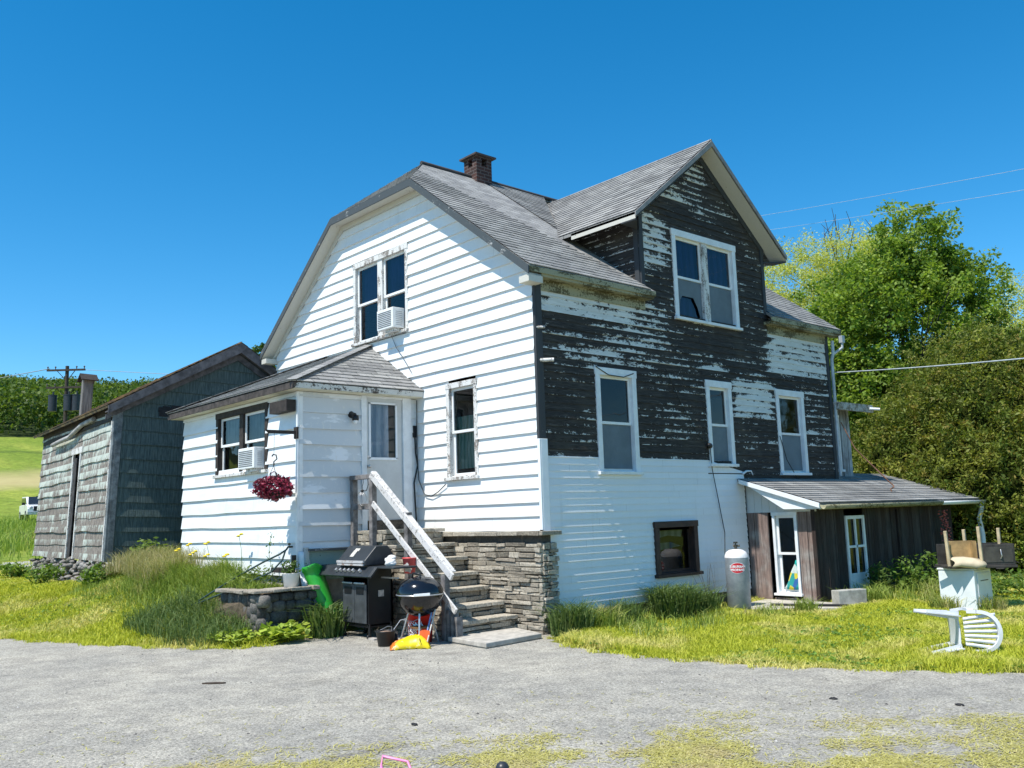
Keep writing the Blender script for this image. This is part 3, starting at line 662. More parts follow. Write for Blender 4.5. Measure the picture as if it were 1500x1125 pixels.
lap(hp, (-4.065, -OV, rz(-2.74)), XU, vH, nH, [(-1.325, 0), (1.325, 0), (0, (.97+OV)*kh)], .14, .011, 0); hp.prism([(-5.39, -OV, rz(-2.74)-.012), (-2.74, -OV, rz(-2.74)-.012), (-4.065, .97, RZ-.012)], (0, 0, -.05))
hp.build('hip_roof', ROOFX, house)
# cross gable roof: front edge at x=.32
cgx, ge = .32, 2.22; ck = math.sqrt(1+cs*cs); cr_ = G(); edge = lambda y: cz-cs*abs(y-cg)
vs_ = unit(np.array((0, 1, cs))); ns_ = unit(np.array((0, -cs, 1.)))
xs_ = vx(cg-ge)
lap(cr_, (0, cg-ge, edge(cg-ge)), XU, vs_, ns_, [(xs_-.05, 0), (cgx, 0), (cgx, ge*ck), (-4.0, ge*ck)], .14, .014, 0, jit=.15)
lap(cr_, (0, cg+ge, edge(cg+ge)), (-1, 0, 0), unit(np.array((0, -1, cs))), unit(np.array((0, cs, 1.))), [(-cgx, 0), (-xs_+.05, 0), (4.0, ge*ck), (-cgx, ge*ck)], .14, .011, 0, jit=.3)
for sg in (-1, 1): cr_.prism([(cgx, cg, cz-.012), (cgx, cg+sg*ge, edge(cg+ge)-.012), (xs_-.03, cg+sg*ge, edge(cg+ge)-.012), (-3.95, cg, cz-.012)], (0, 0, -.05))
cr_.build('cross_gable_roof', ROOFX, house)
# ridge caps
g = G(); g.tube([(-4.065, .93, RZ+.0), (-4.065, 4.3, RZ-.005), (-4.065, 7.3, RZ)], .045, 6); g.build('ridge_cap', plain('ridge_dark', (.05, .045, .045), .9, var=.3), house)
g = G(); g.tube([(.33, cg, cz+.0), (-4.0, cg, cz+.0)], .022, 6); g.build('ridge_cap', ROOFX, house)
# rakes, fascias, soffits
g = G(); fh = .135
def rake_poly(pts, h, y, dy): g.prism([(x, y, z) for x, z in pts]+[(x, y, z-h) for x, z in pts[::-1]], (0, dy, 0))
for seg in ([(EO+.01, EZ-.02), (-2.73, rz(-2.74)-.012)], [(-2.73, rz(-2.74)-.012), (-5.40, rz(-5.39)-.012)], [(-5.40, rz(-5.39)-.012), (-8.34, EZ-.02)]):
    rake_poly(seg, fh, -OV-.022, .02)
g.build('rake_fascia', FASCIA, house)
g = G()
for seg in ([(EO-.01, EZ-.02), (-2.74, rz(-2.74)-.0)], [(-2.74, rz(-2.74)-.0), (-5.39, rz(-5.39)-.0)], [(-5.39, rz(-5.39)-.0), (-8.32, EZ-.02)]):
    (xa, za), (xb, zb) = seg; g.add([(xa, -OV, za-fh+.02), (xb, -OV, zb-fh+.02), (xb, .02, zb-fh+.02), (xa, .02, za-fh+.02)], [(0, 1, 2, 3)])
    rake_poly([(xa, za-fh+.015), (xb, zb-fh+.015)], .1, -.05, .028)
g.box((-.02, -OV, 4.98), (EO-.005, .0, 5.08)); g.box((-8.31, -OV, 4.98), (-8.1, 0, 5.08))
g.build('rake_soffit', SOFFIT, house)
g = G(); g.box((EO-.02, -OV+.01, EZ-.10), (EO+.004, 2.58, EZ-.018)); g.build('eave_fascia', MOSSY, house); g = G(); g.box((EO-.02, 6.0, EZ-.10), (EO+.004, ytop, EZ-.018)); g.build('eave_fascia', MOSSY, house)
for a_, b_ in (((0.005, 0, EZ-.14), (EO-.02, 2.56, EZ-.09)), ((.005, 6.02, EZ-.14), (EO-.02, ytop, EZ-.09))): G().box(a_, b_).build('eave_soffit', MOSSY, house)
for a_, b_ in (((.0, .1, EZ-.3), (.03, 2.5, EZ-.141)), ((.0, 6.1, EZ-.3), (.03, 8.25, EZ-.141))): G().box(a_, b_).build('frieze_board', MOSSY, house)
g = G()
for sg in (-1, 1):
    y0, z0_, y1, z1_ = cg, cz-.012, cg+sg*(ge+.01), edge(cg+ge)-.02
    g.prism([(cgx, y0, z0_), (cgx, y1, z1_), (cgx, y1, z1_-.08), (cgx, y0, z0_-.105)], (.022, 0, 0))
g.build('rake_fascia', plain('gable_fascia', (.22, .215, .21), .7, var=.25), house)
g = G()
for sg in (-1, 1):
    y1, z1_ = cg+sg*ge, edge(cg+ge)
    g.add([(cgx, cg, cz-.13), (cgx, y1, z1_-.13), (.0, y1, z1_-.13), (.0, cg, cz-.13)], [(0, 1, 2, 3)])
    g.add([(cgx, y1, z1_-.02), (cgx, y1, z1_-.13), (xs_+.3, y1, z1_-.13), (xs_+.3, y1, z1_-.02)], [(0, 1, 2, 3)])
g.build('rake_soffit', SOFFIT, house)
g = G()
for sg in (-1, 1):
    y1, z1_ = cg+sg*(ge-.3), edge(cg+ge-.3)
    g.prism([(.0, cg, cz-.131), (.0, y1, z1_-.131), (.0, y1, z1_-.25), (.0, cg, cz-.29)], (.03, 0, 0))
    g.prism([(.0, cg+sg*ge, edge(cg+ge)-.131), (cgx, cg+sg*ge, edge(cg+ge)-.131), (cgx, cg+sg*(ge-.02), edge(cg+ge)-.145), (.0, cg+sg*(ge-.42), edge(cg+ge)-.145)], (0, 0, -.02))
g.build('frieze_board', DARKTRIM, house)
# windows
window(house, (0, 1.22, 2.185), YU, XN, .95, 1.68, curtain=GREYCURT, cfrac=(0, .08))
window(house, (0, 4.03, 2.345), YU, XN, .75, 1.525, screen=(0,), curtain=BLUECURT, cfrac=(.0, .02))
window(house, (0, 6.22, 2.205), YU, XN, .98, 1.65, curtain=BLUECURT, cfrac=(.0, .02))
window(house, (0, 3.31, 4.87), YU, XN, 1.88, 1.63, units=2, mull=.16, mullmat=OLDTRIM, screen=(0, 1), curtain=BLUECURT, broken=True)
window(house, (-5.01, 0, 4.85), XU, YN, 1.79, 1.6, units=2, casing=OLDTRIM, mull=.16, screen=(), curtain=BLUECURT, cfrac=(.5, 1), cw=.08, head=.1)
window(house, (-2.18, 0, 2.195), XU, YN, .8, 1.58, casing=OLDTRIM, screen=(), curtain=GREENCURT, cfrac=(.08, .68), cw=.085, head=.09)
bw = window(house, (.02, 2.42, .545), YU, XN, 1.1, .89, casing=BROWN, sash=BROWN, screen=(), cw=.1, head=.1, split=.97, name='basement_window', proud=.04)
# curtain sag and shiny foil seen in the basement window
g = G(); g.add([(-.14, 2.6, 1.28), (-.14, 3.35, 1.28), (-.14, 3.3, 1.17), (-.14, 2.95, 1.2), (-.14, 2.62, 1.15)], [(0, 4, 3, 2, 1)]); g.add([(-.15, 2.55, 1.08), (-.15, 3.05, 1.09), (-.15, 3.3, 1.02), (-.15, 2.9, .98), (-.15, 2.6, .96)], [(0, 4, 3, 2, 1)]); g.build('sagging_blind', GREYCURT, bw)
# chimney
ch = G(); cx0, cy0 = -4.065, 2.36; hw = .20
for (a, b, c, d) in ((-hw, hw, -hw, -hw+.1), (-hw, hw, hw-.1, hw), (-hw, -hw+.1, -hw+.1, hw-.1), (hw-.1, hw, -hw+.1, hw-.1)): ch.box((cx0+a, cy0+c, 8.1), (cx0+b, cy0+d, 8.64))
for i in (-1, 1):
    for j in (-1, 1): ch.box((cx0+i*(hw-.07)-.07, cy0+j*(hw-.07)-.07, 8.64), (cx0+i*(hw-.07)+.07, cy0+j*(hw-.07)+.07, 8.79))
ch.box((cx0-hw, cy0-hw, 8.79), (cx0+hw, cy0+hw, 8.83))
mbr = NT('chimney_brick'); p = mbr.pos(); br = mbr.t.nodes.new('ShaderNodeTexBrick'); x = mbr.sep(p)
mbr.t.links.new(mbr.n('ShaderNodeCombineXYZ', {0: mbr.ma('ADD', x[0], x[1]), 1: x[2], 2: 0.}), br.inputs[0])
for k, v in (('Color1', (.075, .03, .022, 1)), ('Color2', (.035, .018, .015, 1)), ('Mortar', (.12, .10, .09, 1)), ('Scale', 1.), ('Mortar Size', .008), ('Brick Width', .2), ('Row Height', .07)): br.inputs[k].default_value = v
mbr.set(Base_Color=mbr.mul(br.outputs[0], mbr.mix(mbr.noise(p, 9, 4), (.45, .45, .45), (1.5, 1.4, 1.4))), Roughness=.9)
co = ch.build('chimney', mbr.m, roof)
g = G(); cw_ = .27; g.prism([(cx0-cw_, cy0-cw_, 8.83), (cx0+cw_, cy0-cw_, 8.83), (cx0+cw_, cy0+cw_, 8.83), (cx0-cw_, cy0+cw_, 8.83)], (0, 0, .035))
g.add([(cx0-cw_, cy0-cw_, 8.855), (cx0+cw_, cy0-cw_, 8.855), (cx0+cw_, cy0+cw_, 8.855), (cx0-cw_, cy0+cw_, 8.855), (cx0, cy0, 8.96)], [(0, 1, 4), (1, 2, 4), (2, 3, 4), (3, 0, 4)])
g.build('chimney_cap', plain('chimney_cap', (.07, .055, .05), .8, var=.3), roof)

# stone foundation along the gable wall
def ledge_wall(g, O, U, N, length, z0, z1, rows, depth=.05, lmin=.18, lmax=.5):
    O, U, N = (np.array(k, float) for k in (O, U, N)); z = z0
    while z < z1-.02:
        h = min(random.uniform(*rows), z1-z); s = random.uniform(-.3, 0)
        if z1-(z+h) < .025: h = z1-z
        while s < length:
            l = random.uniform(lmin, lmax); a, b = max(s, 0)+.005, min(s+l, length)-.005; s += l
            if b-a < .03: continue
            d = depth*random.uniform(.2, 1.)
            c = O+U*(a+b)/2+N*(d/2)+V3(0, 0, z+h/2)
            i0 = len(g.v); g.obox(c, U, N, (0, 0, 1), (b-a)/2, d/2+.02, h/2-.005)
            for k in range(i0, len(g.v)): g.v[k] = tuple(q+random.uniform(-.011, .011) for q in g.v[k])
        z += h
g = G(); g.box((-3.0, -.09, -.3), (.06, .0, 1.33)); g.box((.0, -.085, -.3), (.055, .10, 1.33)); fnd = g.build('foundation', MORTAR, house)
g = G(); ledge_wall(g, (-3.0, -.09, -.1), XU, YN, 3.1, -.1, 1.31, (.04, .08)); ledge_wall(g, (.06, -.11, -.1), YU, XN, .3, -.1, 1.31, (.04, .08), lmin=.1, lmax=.22); g.build('ledge_stone', STONE, fnd, bevel=.006)
g = G(); s = -3.0
while s < .1: l = random.uniform(.35, .7); g.box((s+.004, -.19, 1.315), (min(s+l, .15)-.004, .0, 1.375+random.uniform(-.004, .004)), .004); s += l
g.box((.03, -.17, 1.316), (.17, .22, 1.374), .004); g.build('coping_stone', STONE, fnd, bevel=.006)
g = G(); g.box((-.02, .12, -.3), (.004, 8.2, .2)); g.build('foundation', MORTAR, house)

# ---- entry porch
PX, PY, PXL = -3.05, -2.23, -7.53
g = G(); lap(g, (0, PY, 0), XU, (0, 0, 1), YN, [(PXL, .8), (PX, .8), (PX, 3.62), (PXL, 3.62)],   .25, .036, .8, [(-5.96, -4.1, 2.46, 3.52)], jit=.15, wob=.005, seg=.5)
g.build('porch_wall', PORCHW, house); g = G(); lap(g, (PX, 0, 0), YU, (0, 0, 1), XN, [(PY, .8), (-1.1, .8), (-1.1, 3.62), (PY, 3.62)], .25, .034, .8, jit=.2, wob=.005, seg=.4)
g.build('porch_wall', patchy(), house); g = G()
lap(g, (PX, 0, 0), YU, (0, 0, 1), XN, [(-.13, 1.35), (-.0, 1.35), (-.0, 3.62), (-.13, 3.62)], .25, .02, .8)
g.add([(PXL, PY, .6), (PXL, 0, .6), (PXL, 0, 3.62), (PXL, PY, 3.62)], [(3, 2, 1, 0)]); g.build('porch_wall', PORCHW, house)
g = G(); g.box((PXL+.03, PY+.03, .3), (PX-.03, .0, .8)); g.box((PX-.02, -1.1, .3), (PX, .0, 1.42)); g.build('porch_foundation', CONC, house)
g = G(); g.box((PX-.03, PY-.035, .8), (PX+.03, PY-.0, 3.62)); g.box((PX, PY, .8), (PX+.03, PY+.06, 3.62)); g.build('porch_corner_board', PORCHW, house, bevel=.004)
window(house, (-6.04, PY, 2.42), XU, YN, 2.0, 1.15, units=2, casing=DARKWOOD, mull=.14, mullmat=DARKWOOD, screen=(), curtain=GREYCURT, cfrac=(.5, 1), cw=.1, head=.1, sillmat=OLDTRIM)
# hip roof of the porch
pz, pt, ov = 3.74, 4.80, .25; x0, x1, yf = PXL-ov, PX+ov, PY-ov; pa, pb = -6.05, -4.5
g = G(); sl1 = (pt-pz)/(0-yf); n1 = unit(np.array((0, -sl1, 1.))); v1 = unit(np.array((0, 1, sl1))); k1 = math.sqrt(1+sl1*sl1)
lap(g, (0, yf, pz), XU, v1, n1, [(x0, 0), (x1, 0), (pb, -yf*k1), (pa, -yf*k1)], .14, .012, 0, jit=.3)
pr1 = g.build('porch_roof', ROOFX, house)
g = G(); sl2 = (pt-pz)/(x1-pb); n2 = unit(np.array((sl2, 0, 1.))); v2 = unit(np.array((-1, 0, sl2))); k2 = math.sqrt(1+sl2*sl2)
lap(g, (x1, 0, pz), YU, v2, n2, [(yf, 0), (.0, 0), (.0, (x1-pb)*k2)], .14, .012, 0, jit=.3)
g.build('porch_roof', ROOF, house); g = G()
sl3 = (pt-pz)/(pa-x0); lap(g, (x0, 0, pz), (0, -1, 0), unit(np.array((1, 0, sl3))), unit(np.array((-sl3, 0, 1.))), [(0, 0), (-yf, 0), (0, (pa-x0)*math.sqrt(1+sl3*sl3))], .14, .012, 0)
g.build('porch_roof', ROOF, house)
g = G()
for a, b in (((x1, yf, pz+.012), (pb, 0, pt+.012)), ((x0, yf, pz+.012), (pa, 0, pt+.012))):
    a, b = np.array(a), np.array(b); g = G()
    for k in range(22):
        t = k/22; c = a+(b-a)*(t+.02); g.obox(c+V3(0, 0, .012), unit(b-a), unit(np.cross(b-a, (0, 0, 1))), unit(np.cross(np.cross(b-a, (0, 0, 1)), b-a)), .075, .09, .004)
    g.build('hip_cap', ROOFX, house)
g = G(); g.box((x0+.01, yf+.012, pz-.115), (x1-.005, yf+.034, pz-.012)); g.build('porch_fascia', plain('rotten_fascia', (.06, .05, .045), .85, var=.5, scale=9), house)
g = G(); g.box((x1-.03, yf+.036, pz-.10), (x1-.008, 0, pz-.012)); g.build('porch_fascia', worn_paint('patched_fascia', (.66, .64, .58), (.07, .055, .045), .54, (1, .55, 1), 4), house)
g = G(); g.box((x0+.03, yf+.036, pz-.112), (x1-.032, 0, pz-.10)); g.build('porch_soffit', plain('cream_soffit', (.66, .62, .47), .6, var=.12), house)
g = G(); g.box((-7.8, -2.2, pz-.1), (-7.45, -2.15, pz-.02)); g.box((-8.05, -2.3, pz-.06), (-7.75, -2.24, pz-.02)); g.build('rafter_end', DARKWOOD, house)
g = G(); g.box((-3.63, PY-.2, 3.31), (-3.06, PY-.045, 3.49)); g.build('blocking_board', DARKWOOD, house)
# porch door
g = G()
for a, b, z0_, z1_ in ((-1.115, -1.015, 1.40, 3.63), (-.3, -.13, 1.40, 3.63)): g.box((PX-.02, a, z0_), (PX+.035, b, z1_))
g.box((PX-.02, -1.015, 3.60), (PX+.03, -.3, 3.63)); g.build('door_trim', TRIMW, house, bevel=.004)
g = G(); dd = .0
g.box((PX-.03, -1.012, 1.60), (PX+.0, -.98, 3.6)); g.box((PX-.03, -.34, 1.60), (PX+.0, -.302, 3.6))
g.box((PX-.03, -.98, 1.60), (PX, -.34, 2.62)); g.box((PX-.03, -.98, 3.50), (PX, -.34, 3.6)); g.box((PX-.03, -.98, 2.62), (PX, -.95, 3.5)); g.box((PX-.03, -.42, 2.62), (PX, -.34, 3.5))
dr = g.build('door', plain('door_paint', (.56, .57, .56), .5, var=.06), house)
g = G()
for a, b, c, d in ((-.96, -.93, 2.6, 3.52), (-.44, -.41, 2.6, 3.52), (-.96, -.41, 2.58, 2.62), (-.96, -.41, 3.5, 3.53)): g.box((PX-.005, a, c), (PX+.018, b, d))
g.build('window_frame', TRIMN, dr); pane((PX, 0, 0), YU, XN, -.945, -.42, 2.62, 3.5, -.014, dr, glass_mat('door_glass', (.75, .8, .85), 1.0))
g = G(); vs = []
for t in range(21): vs += [(PX-.06+.012*math.sin(t*1.7), -.98+.44*t/20, 2.6), (PX-.06+.012*math.sin(t*1.7), -.98+.44*t/20, 3.52)]
g.add(vs, [(2*t, 2*t+2, 2*t+3, 2*t+1) for t in range(20)], True); g.build('curtain', cloth('door_curtain_reflect', (.42, .50, .58), (.68, .73, .77)), dr)  # curtain cloth, paled to stand in for siding reflected in the glass
g = G(); g.cyl((PX, -.985, 2.47), (PX+.05, -.985, 2.47), .022); g.ball((PX+.07, -.985, 2.47), .025, .03, .03); g.cyl((PX, -.985, 2.63), (PX+.02, -.985, 2.63), .026); g.build('handle', STEEL, dr)
g = G(); g.box((PX-.02, -1.015, 1.43), (PX+.04, -.3, 1.595)); g.build('door_sill', worn_paint('sill_wood', (.13, .10, .075), (.05, .04, .03), .5), house)
g = G(); g.cyl((PX, -1.3, 3.30), (PX+.03, -1.3, 3.30), .055); g.cyl((PX+.03, -1.3, 3.30), (PX+.12, -1.3, 3.28), .04); g.lathe((PX+.1, -1.27, 3.2), [(.0, .08), (.05, .08), (.055, .02), (.05, .0)], 12); wl = g.build('wall_lamp', BLACK, house)
g = G(); g.ball((PX+.1, -1.27, 3.19), .035, .035, .045); g.build('bulb', TRIMN, wl)
g = G(); g.box((PX, -.09, 2.97), (PX+.04, -.03, 3.17)); g.tube([(PX+.03, -.06, 2.97), (PX+.03, -.05, 2.7), (PX+.04, -.02, 2.5), (PX+.03, -.09, 2.2), (PX+.04, -.06, 1.5)], .013, 5); g.build('mailbox_and_cable', BLACK, house)
g = G(); g.tube([(PX+.08, -.045, 3.6), (PX+.06, -.045, 2.8), (-2.95, -.045, 2.25), (-2.78, -.05, 2.0), (-2.6, -.05, 1.96), (-2.4, -.05, 2.03), (-2.2, -.05, 2.14)], .008, 5)
g.build('loose_cable', BLACK, house); g = G(); g.tube([(-3.7, -.05, 4.84), (-3.55, -.05, 4.6), (-3.35, -.05, 4.4), (-3.1, -.05, 4.1)], .006, 4); g.build('loose_cable', BLACK, house)
# hatch on the porch wall beside the door steps
g = G(); g.box((PX+.02, -2.1, .72), (PX+.05, -1.3, 1.16)); hatch = g.build('cellar_hatch', worn_paint('hatch_paint', (.30, .42, .39), (.05, .055, .05), .6, (1, 1, .5), 8), house)
g = G(); g.box((PX+.02, -2.12, 1.17), (PX+.17, -1.27, 1.20)); g.build('hatch_ledge', FASCIA, hatch); g = G(); g.box((PX+.02, -2.16, .7), (PX+.1, -2.1, 1.22)); g.build('hatch_post', worn_paint('hatch_post', (.5, .5, .48), (.2, .19, .18)), hatch)
g = G(); vs = []
for t in range(9):
    z = .66+.5*t/8; xo = PX+.04+.12*(1-t/8)**2
    vs += [(xo, PY-.02, z), (xo, PY+.17, z)]
g.add(vs, [(2*t, 2*t+1, 2*t+3, 2*t+2) for t in range(8)], True); g.build('bent_flashing', TRIMN, house, solid=.006)
g = G(); g.box((-3.02, -2.36, .99), (-2.96, -2.31, 1.12)); g.box((-3.5, -2.45, .86), (-2.98, -2.32, .93)); g.build('rail_bracket', DARKWOOD, house)
# faucet
g = G(); g.tube([(-3.18, PY-.03, 1.24), (-3.18, PY-.1, 1.24), (-3.18, PY-.13, 1.2)], .016, 8); g.ball((-3.18, PY-.08, 1.28), .035, .02, .02); g.build('faucet', plain('brass_dark', (.12, .09, .05), .4, .7), house)

# ---- lean-to against the long wall
LX, LY0, LY1 = 1.33, 5.05, 10.2
BARN = boards('lean_to_boards', ((.22, .16, .14), (.44, .41, .38), (.33, .31, .29)), .15, 0); BARN_SHADE = boards('lean_to_boards_shaded', ((.045, .032, .029), (.08, .065, .06), (.05, .047, .044)), .15, 1)  # same boards twice: sunlit front tone, side darkened in colour for its shade
g = G(); w0, w1, wz0, wz1 = .55, .97, .13, 1.50; x = .02
while x < LX-.02:
    b = min(x+random.uniform(.12, .19), LX); zb = random.uniform(-.02, .04); zt = 1.52
    if not (w0-.05 < (x+b)/2 < w1+.05): g.box((x, LY0-.012-random.uniform(0, .012), zb), (b-.006, LY0+.012, zt), .004)
    x = b
g.box((w0-.08, LY0-.01, .0), (w1+.08, LY0+.01, .06)); g.build('lean_to_wall', BARN, house)
g = G(); y = LY0+.02
while y < LY1:
    b = y+random.uniform(.13, .19)
    if not (6.02 < (y+b)/2 < 6.68): g.box((LX-.012, y, -.05+random.uniform(0, .1)), (LX+.008+random.uniform(0, .012), b-.006, 1.56))
    y = b
g.box((LX-.05, LY0-.03, .0), (LX+.02, LY0+.03, 1.55)); g.box((LX, 7.9, 0), (LX+.05, 7.97, 1.5)); g.build('lean_to_wall', BARN_SHADE, house)
g = G(); g.add([(.0, LY0-.0, 1.52), (LX, LY0, 1.52), (LX, LY0, 1.68), (0, LY0, 2.05)], [(0, 1, 2, 3)])
for k in range(9): g.box((.03+k*.15, LY0-.014, 1.52), (.03+k*.15+.145, LY0, 2.03-k*.15*.29+.0))
g.build('lean_to_gable', worn_paint('white_boards', (.62, .63, .62), (.2, .18, .16), .66, (4, 1, .5), 6), house)
lw = window(house, (.52, LY0, .10), XU, YN, .48, 1.42, cw=.05, head=.06, sill=.04, screen=(), curtain=None, name='lean_to_window')
dw = G(); q = lambda a, b, c, d, n=0: dw.box((LX+n, a, c), (LX+.03+n, b, d))
q(6.02, 6.08, 0.0, 1.42); q(6.62, 6.68, .0, 1.42); q(6.08, 6.62, 1.36, 1.42); q(6.08, 6.62, .0, .42); q(6.33, 6.37, .42, 1.36); q(6.08, 6.62, .86, .9)
dwo = dw.build('lean_to_door', TRIMW, house); pane((LX, 0, 0), YU, XN, 6.08, 6.33, .42, 1.36, -.01, dwo); pane((LX, 0, 0), YU, XN, 6.37, 6.62, .42, 1.36, -.01, dwo)
g = G(); g.box((.0, LY1-.02, -.1), (LX, LY1, 1.55)); g.box((.02, 8.3, 0), (.06, LY1, 2.1)); g.build('lean_to_wall', BARN, house)
lr = G(); lsl = .30; lx1 = 1.6; lz1 = 1.66; kl = math.sqrt(1+lsl*lsl); vL = unit(np.array((-1, 0, lsl))); nL = unit(np.array((lsl, 0, 1.)))
LP = [(4.80, 0), (11.15, 0), (11.15, (lx1+.45)*kl), (8.3, (lx1+.45)*kl), (8.3, lx1*kl-.0), (4.8, lx1*kl)]
for P_ in ([LP[0], (8.3, 0), (8.3, lx1*kl), LP[5]], [(8.3, 0), LP[1], LP[2], LP[3]]):
    lap(lr, (lx1, 0, lz1), YU, vL, nL, P_, .14, .014, 0, jit=.15)
    lr.prism([np.array((lx1, 0, lz1))+np.array(YU)*s+vL*t-nL*.012 for s, t in P_], -nL*.04)
lro = lr.build('lean_to_roof', ROOF, house)
g = G(); g.prism([(.06, 4.79, 2.12), (lx1+.0, 4.79, 1.655), (lx1+.0, 4.79, 1.575), (.06, 4.79, 2.045)], (0, -.025, 0)); g.prism([(.12, 4.815, 2.05), (lx1, 4.815, 1.60), (lx1, 4.815, 1.56), (.9, 4.815, 1.57)], (0, .22, 0)); g.build('lean_to_rake', TRIMN, house)
g = G(); n = 10; vs = []
for yy in (4.8, 9.2):
    for k in range(n+1): t = math.pi*k/n; vs.append((lx1+.055-.055*math.cos(t), yy, 1.625-.07*math.sin(t)))
g.add(vs, [(k, k+1, n+2+k, n+1+k) for k in range(n)], True); gut = g.build('gutter', MOSSY, house, solid=.005)
g = G(); vs = []
for yy in (9.2, 11.2):
    for k in range(n+1): t = math.pi*k/n; vs.append((lx1+.055-.055*math.cos(t), yy, 1.625-.07*math.sin(t)))
g.add(vs, [(k, k+1, n+2+k, n+1+k) for k in range(n)], True); g.build('gutter', TRIMN, house, solid=.005)
g = G(); g.box((lx1-.04, 4.82, 1.545), (lx1-.01, 11.15, 1.63)); g.build('lean_to_fascia', MOSSY, house)
g = G(); g.tube([(lx1+.05, 11.12, 1.57), (lx1+.04, 11.12, 1.45), (lx1-.02, 11.1, 1.25), (lx1+.02, 11.1, .9), (lx1+.0, 11.1, .0)], .05, 8); g.build('downspout', TRIMN, house)
g = G(); g.tube([(.10, 8.36, 5.0), (.10, 8.36, 4.75), (.07, 8.34, 4.6), (.06, 8.33, 2.2)], .035, 8); g.box((EO+.0, 8.45, 4.95), (EO+.08, 8.55, 5.1)); g.tube([(EO+.04, 8.5, 5.0), (EO+.04, 8.5, 4.85), (.1, 8.37, 4.72)], .03, 8); g.build('downspout', plain('grey_pipe', (.42, .46, .48), .5, .3), house)
# upstairs wing behind the long wall
g = G()
for k in range(8): g.box((-2.5, 8.36+k*.125, 2.2), (-.22+.01*(k % 2), 8.36+k*.125+.118, 3.62))
g.build('wing_wall', boards('wing_boards', ((.30, .34, .36), (.42, .46, .48), (.2, .2, .2)), .125, 1), house)
g = G(); g.box((-2.6, 8.3, 3.66), (.15, 9.75, 3.72)); g.box((.1, 8.3, 3.56), (.155, 9.75, 3.68)); wr = g.build('wing_roof', worn_paint('wing_roof_paint', (.5, .49, .45), (.2, .17, .13), .5), house)
g = G(); g.tube([(.15, 9.6, 3.64), (.3, 9.75, 3.62)], .03, 6); g.build('pipe_end', TRIMN, house)
window(house, (-.205, 8.42, 2.3), YU, XN, .45, 1.2, cw=.05, head=.05, screen=(), curtain=GREYCURT, name='wing_window')
# conduit and wires on the long wall
g = G(); g.tube([(.06, 4.0, 2.68), (.06, 4.02, 2.3), (.05, 4.28, 1.2), (.3, 3.9, .86)], .008, 5); g.ball((.05, 4.0, 2.7), .05, .06, .05); g.build('loose_cable', BLACK, house); g = G(); g.tube([(.04, 1.22, 3.86), (.045, 1.5, 3.75), (.045, 1.85, 3.74), (.04, 2.1, 3.82)], .008, 5)
g.build('loose_cable', BLACK, house); g = G(); g.tube([(.04, 2.9, 4.0), (.03, 3.3, 3.4), (.03, 3.7, 2.9), (.05, 4.0, 2.7)], .006, 5); g.build('loose_cable', BLACK, house); g = G(); g.tube([(.05, 6.22, 2.95), (.05, 6.4, 2.5), (.06, 6.7, 2.15), (.06, 7.0, 2.05)], .008, 5); g.build('loose_cable', BLACK, house)
g = G(); g.tube([(.01, -.0, 4.35), (.1, .1, 4.35)], .02, 6); g.build('insulator', OLDTRIM, house); g = G(); g.tube([(.01, .05, 3.86), (.16, .2, 3.86)], .03, 6); g.build('insulator', OLDTRIM, house)
# striped towel behind the lean-to window
tm = NT('towel_pattern'); p = tm.pos(); v = tm.vor(tm.mapv(p, (1, 1, .7)), 9, out=1)
cr = tm.t.nodes.new('ShaderNodeValToRGB'); cr.color_ramp.interpolation = 'CONSTANT'
for k, (ps, c) in enumerate(((0, (.02, .30, .28)), (.3, (.55, .62, .6)), (.45, (.03, .12, .35)), (.62, (.65, .55, .05)), (.76, (.0, .35, .30)))):
    e = cr.color_ramp.elements[k] if k < 2 else cr.color_ramp.elements.new(ps); e.position = ps; e.color = (*c, 1)
tm.t.links.new(tm.n('ShaderNodeSeparateColor', {0: v}), cr.inputs[0]); tm.set(Base_Color=cr.outputs[0], Roughness=.9)
g = G(); vs = []
for k in range(9):
    t = k/8; z = .2+.5*t; a = .62+.27*t**.8
    for u in range(5): vs.append((a+(.93-a)*u/4, LY0+.03+.02*math.sin(u*2+k), z))
g.add(vs, [(k*5+u, k*5+u+1, (k+1)*5+u+1, (k+1)*5+u) for k in range(8) for u in range(4)], True)
t = thing('towel', 'teal, blue and yellow patterned towel hanging behind the lean-to window', 'towel', (.8, LY0+.03, .2)); g.build('towel_cloth', tm.m, t, solid=.006)
g = G(); g.box((.1, 5.7, -.1), (1.25, 5.75, 1.5)); g.build('lean_to_light_block', ROOM, house)  # unseen dark sheet added so no brightness shows through the lean-to openings

# ---- the shed
SX, SYC, SB, SW, SLn = -9.0, -3.14, .98, 4.75, 6.9
shed = thing('shed', 'leaning old shed with peeling mint shakes and a dark blue-green gable end', 'shed', (SX, SYC, SB))
SIDE = shed_side('shed_shakes', .285, SB, 0); SDARK = shed_dark('shed_gable_shakes')
ze = 3.07; hp_ = 1.46; ssl = hp_/(SW/2)
O = np.array((SX, SYC, SB))
g = G(); lap(g, O, XU, (0, 0, 1), YN, [(-SLn, 0), (0, 0), (0, ze), (-SLn, ze)], .285, .028, 0, [(-3.25, -2.65, -.1, 2.3)], jit=.4, wob=.012, seg=.3); g.build('side_wall', SIDE, shed)
g = G(); lap(g, O, YU, (0, 0, 1), XN, [(0, 0), (SW, 0), (SW, ze), (SW/2, ze+hp_), (0, ze)], .285, .026, 0, [(2.9, 3.15, 3.1, 3.4)], jit=.4, wob=.006, seg=.4); g.build('gable_wall', SDARK, shed)
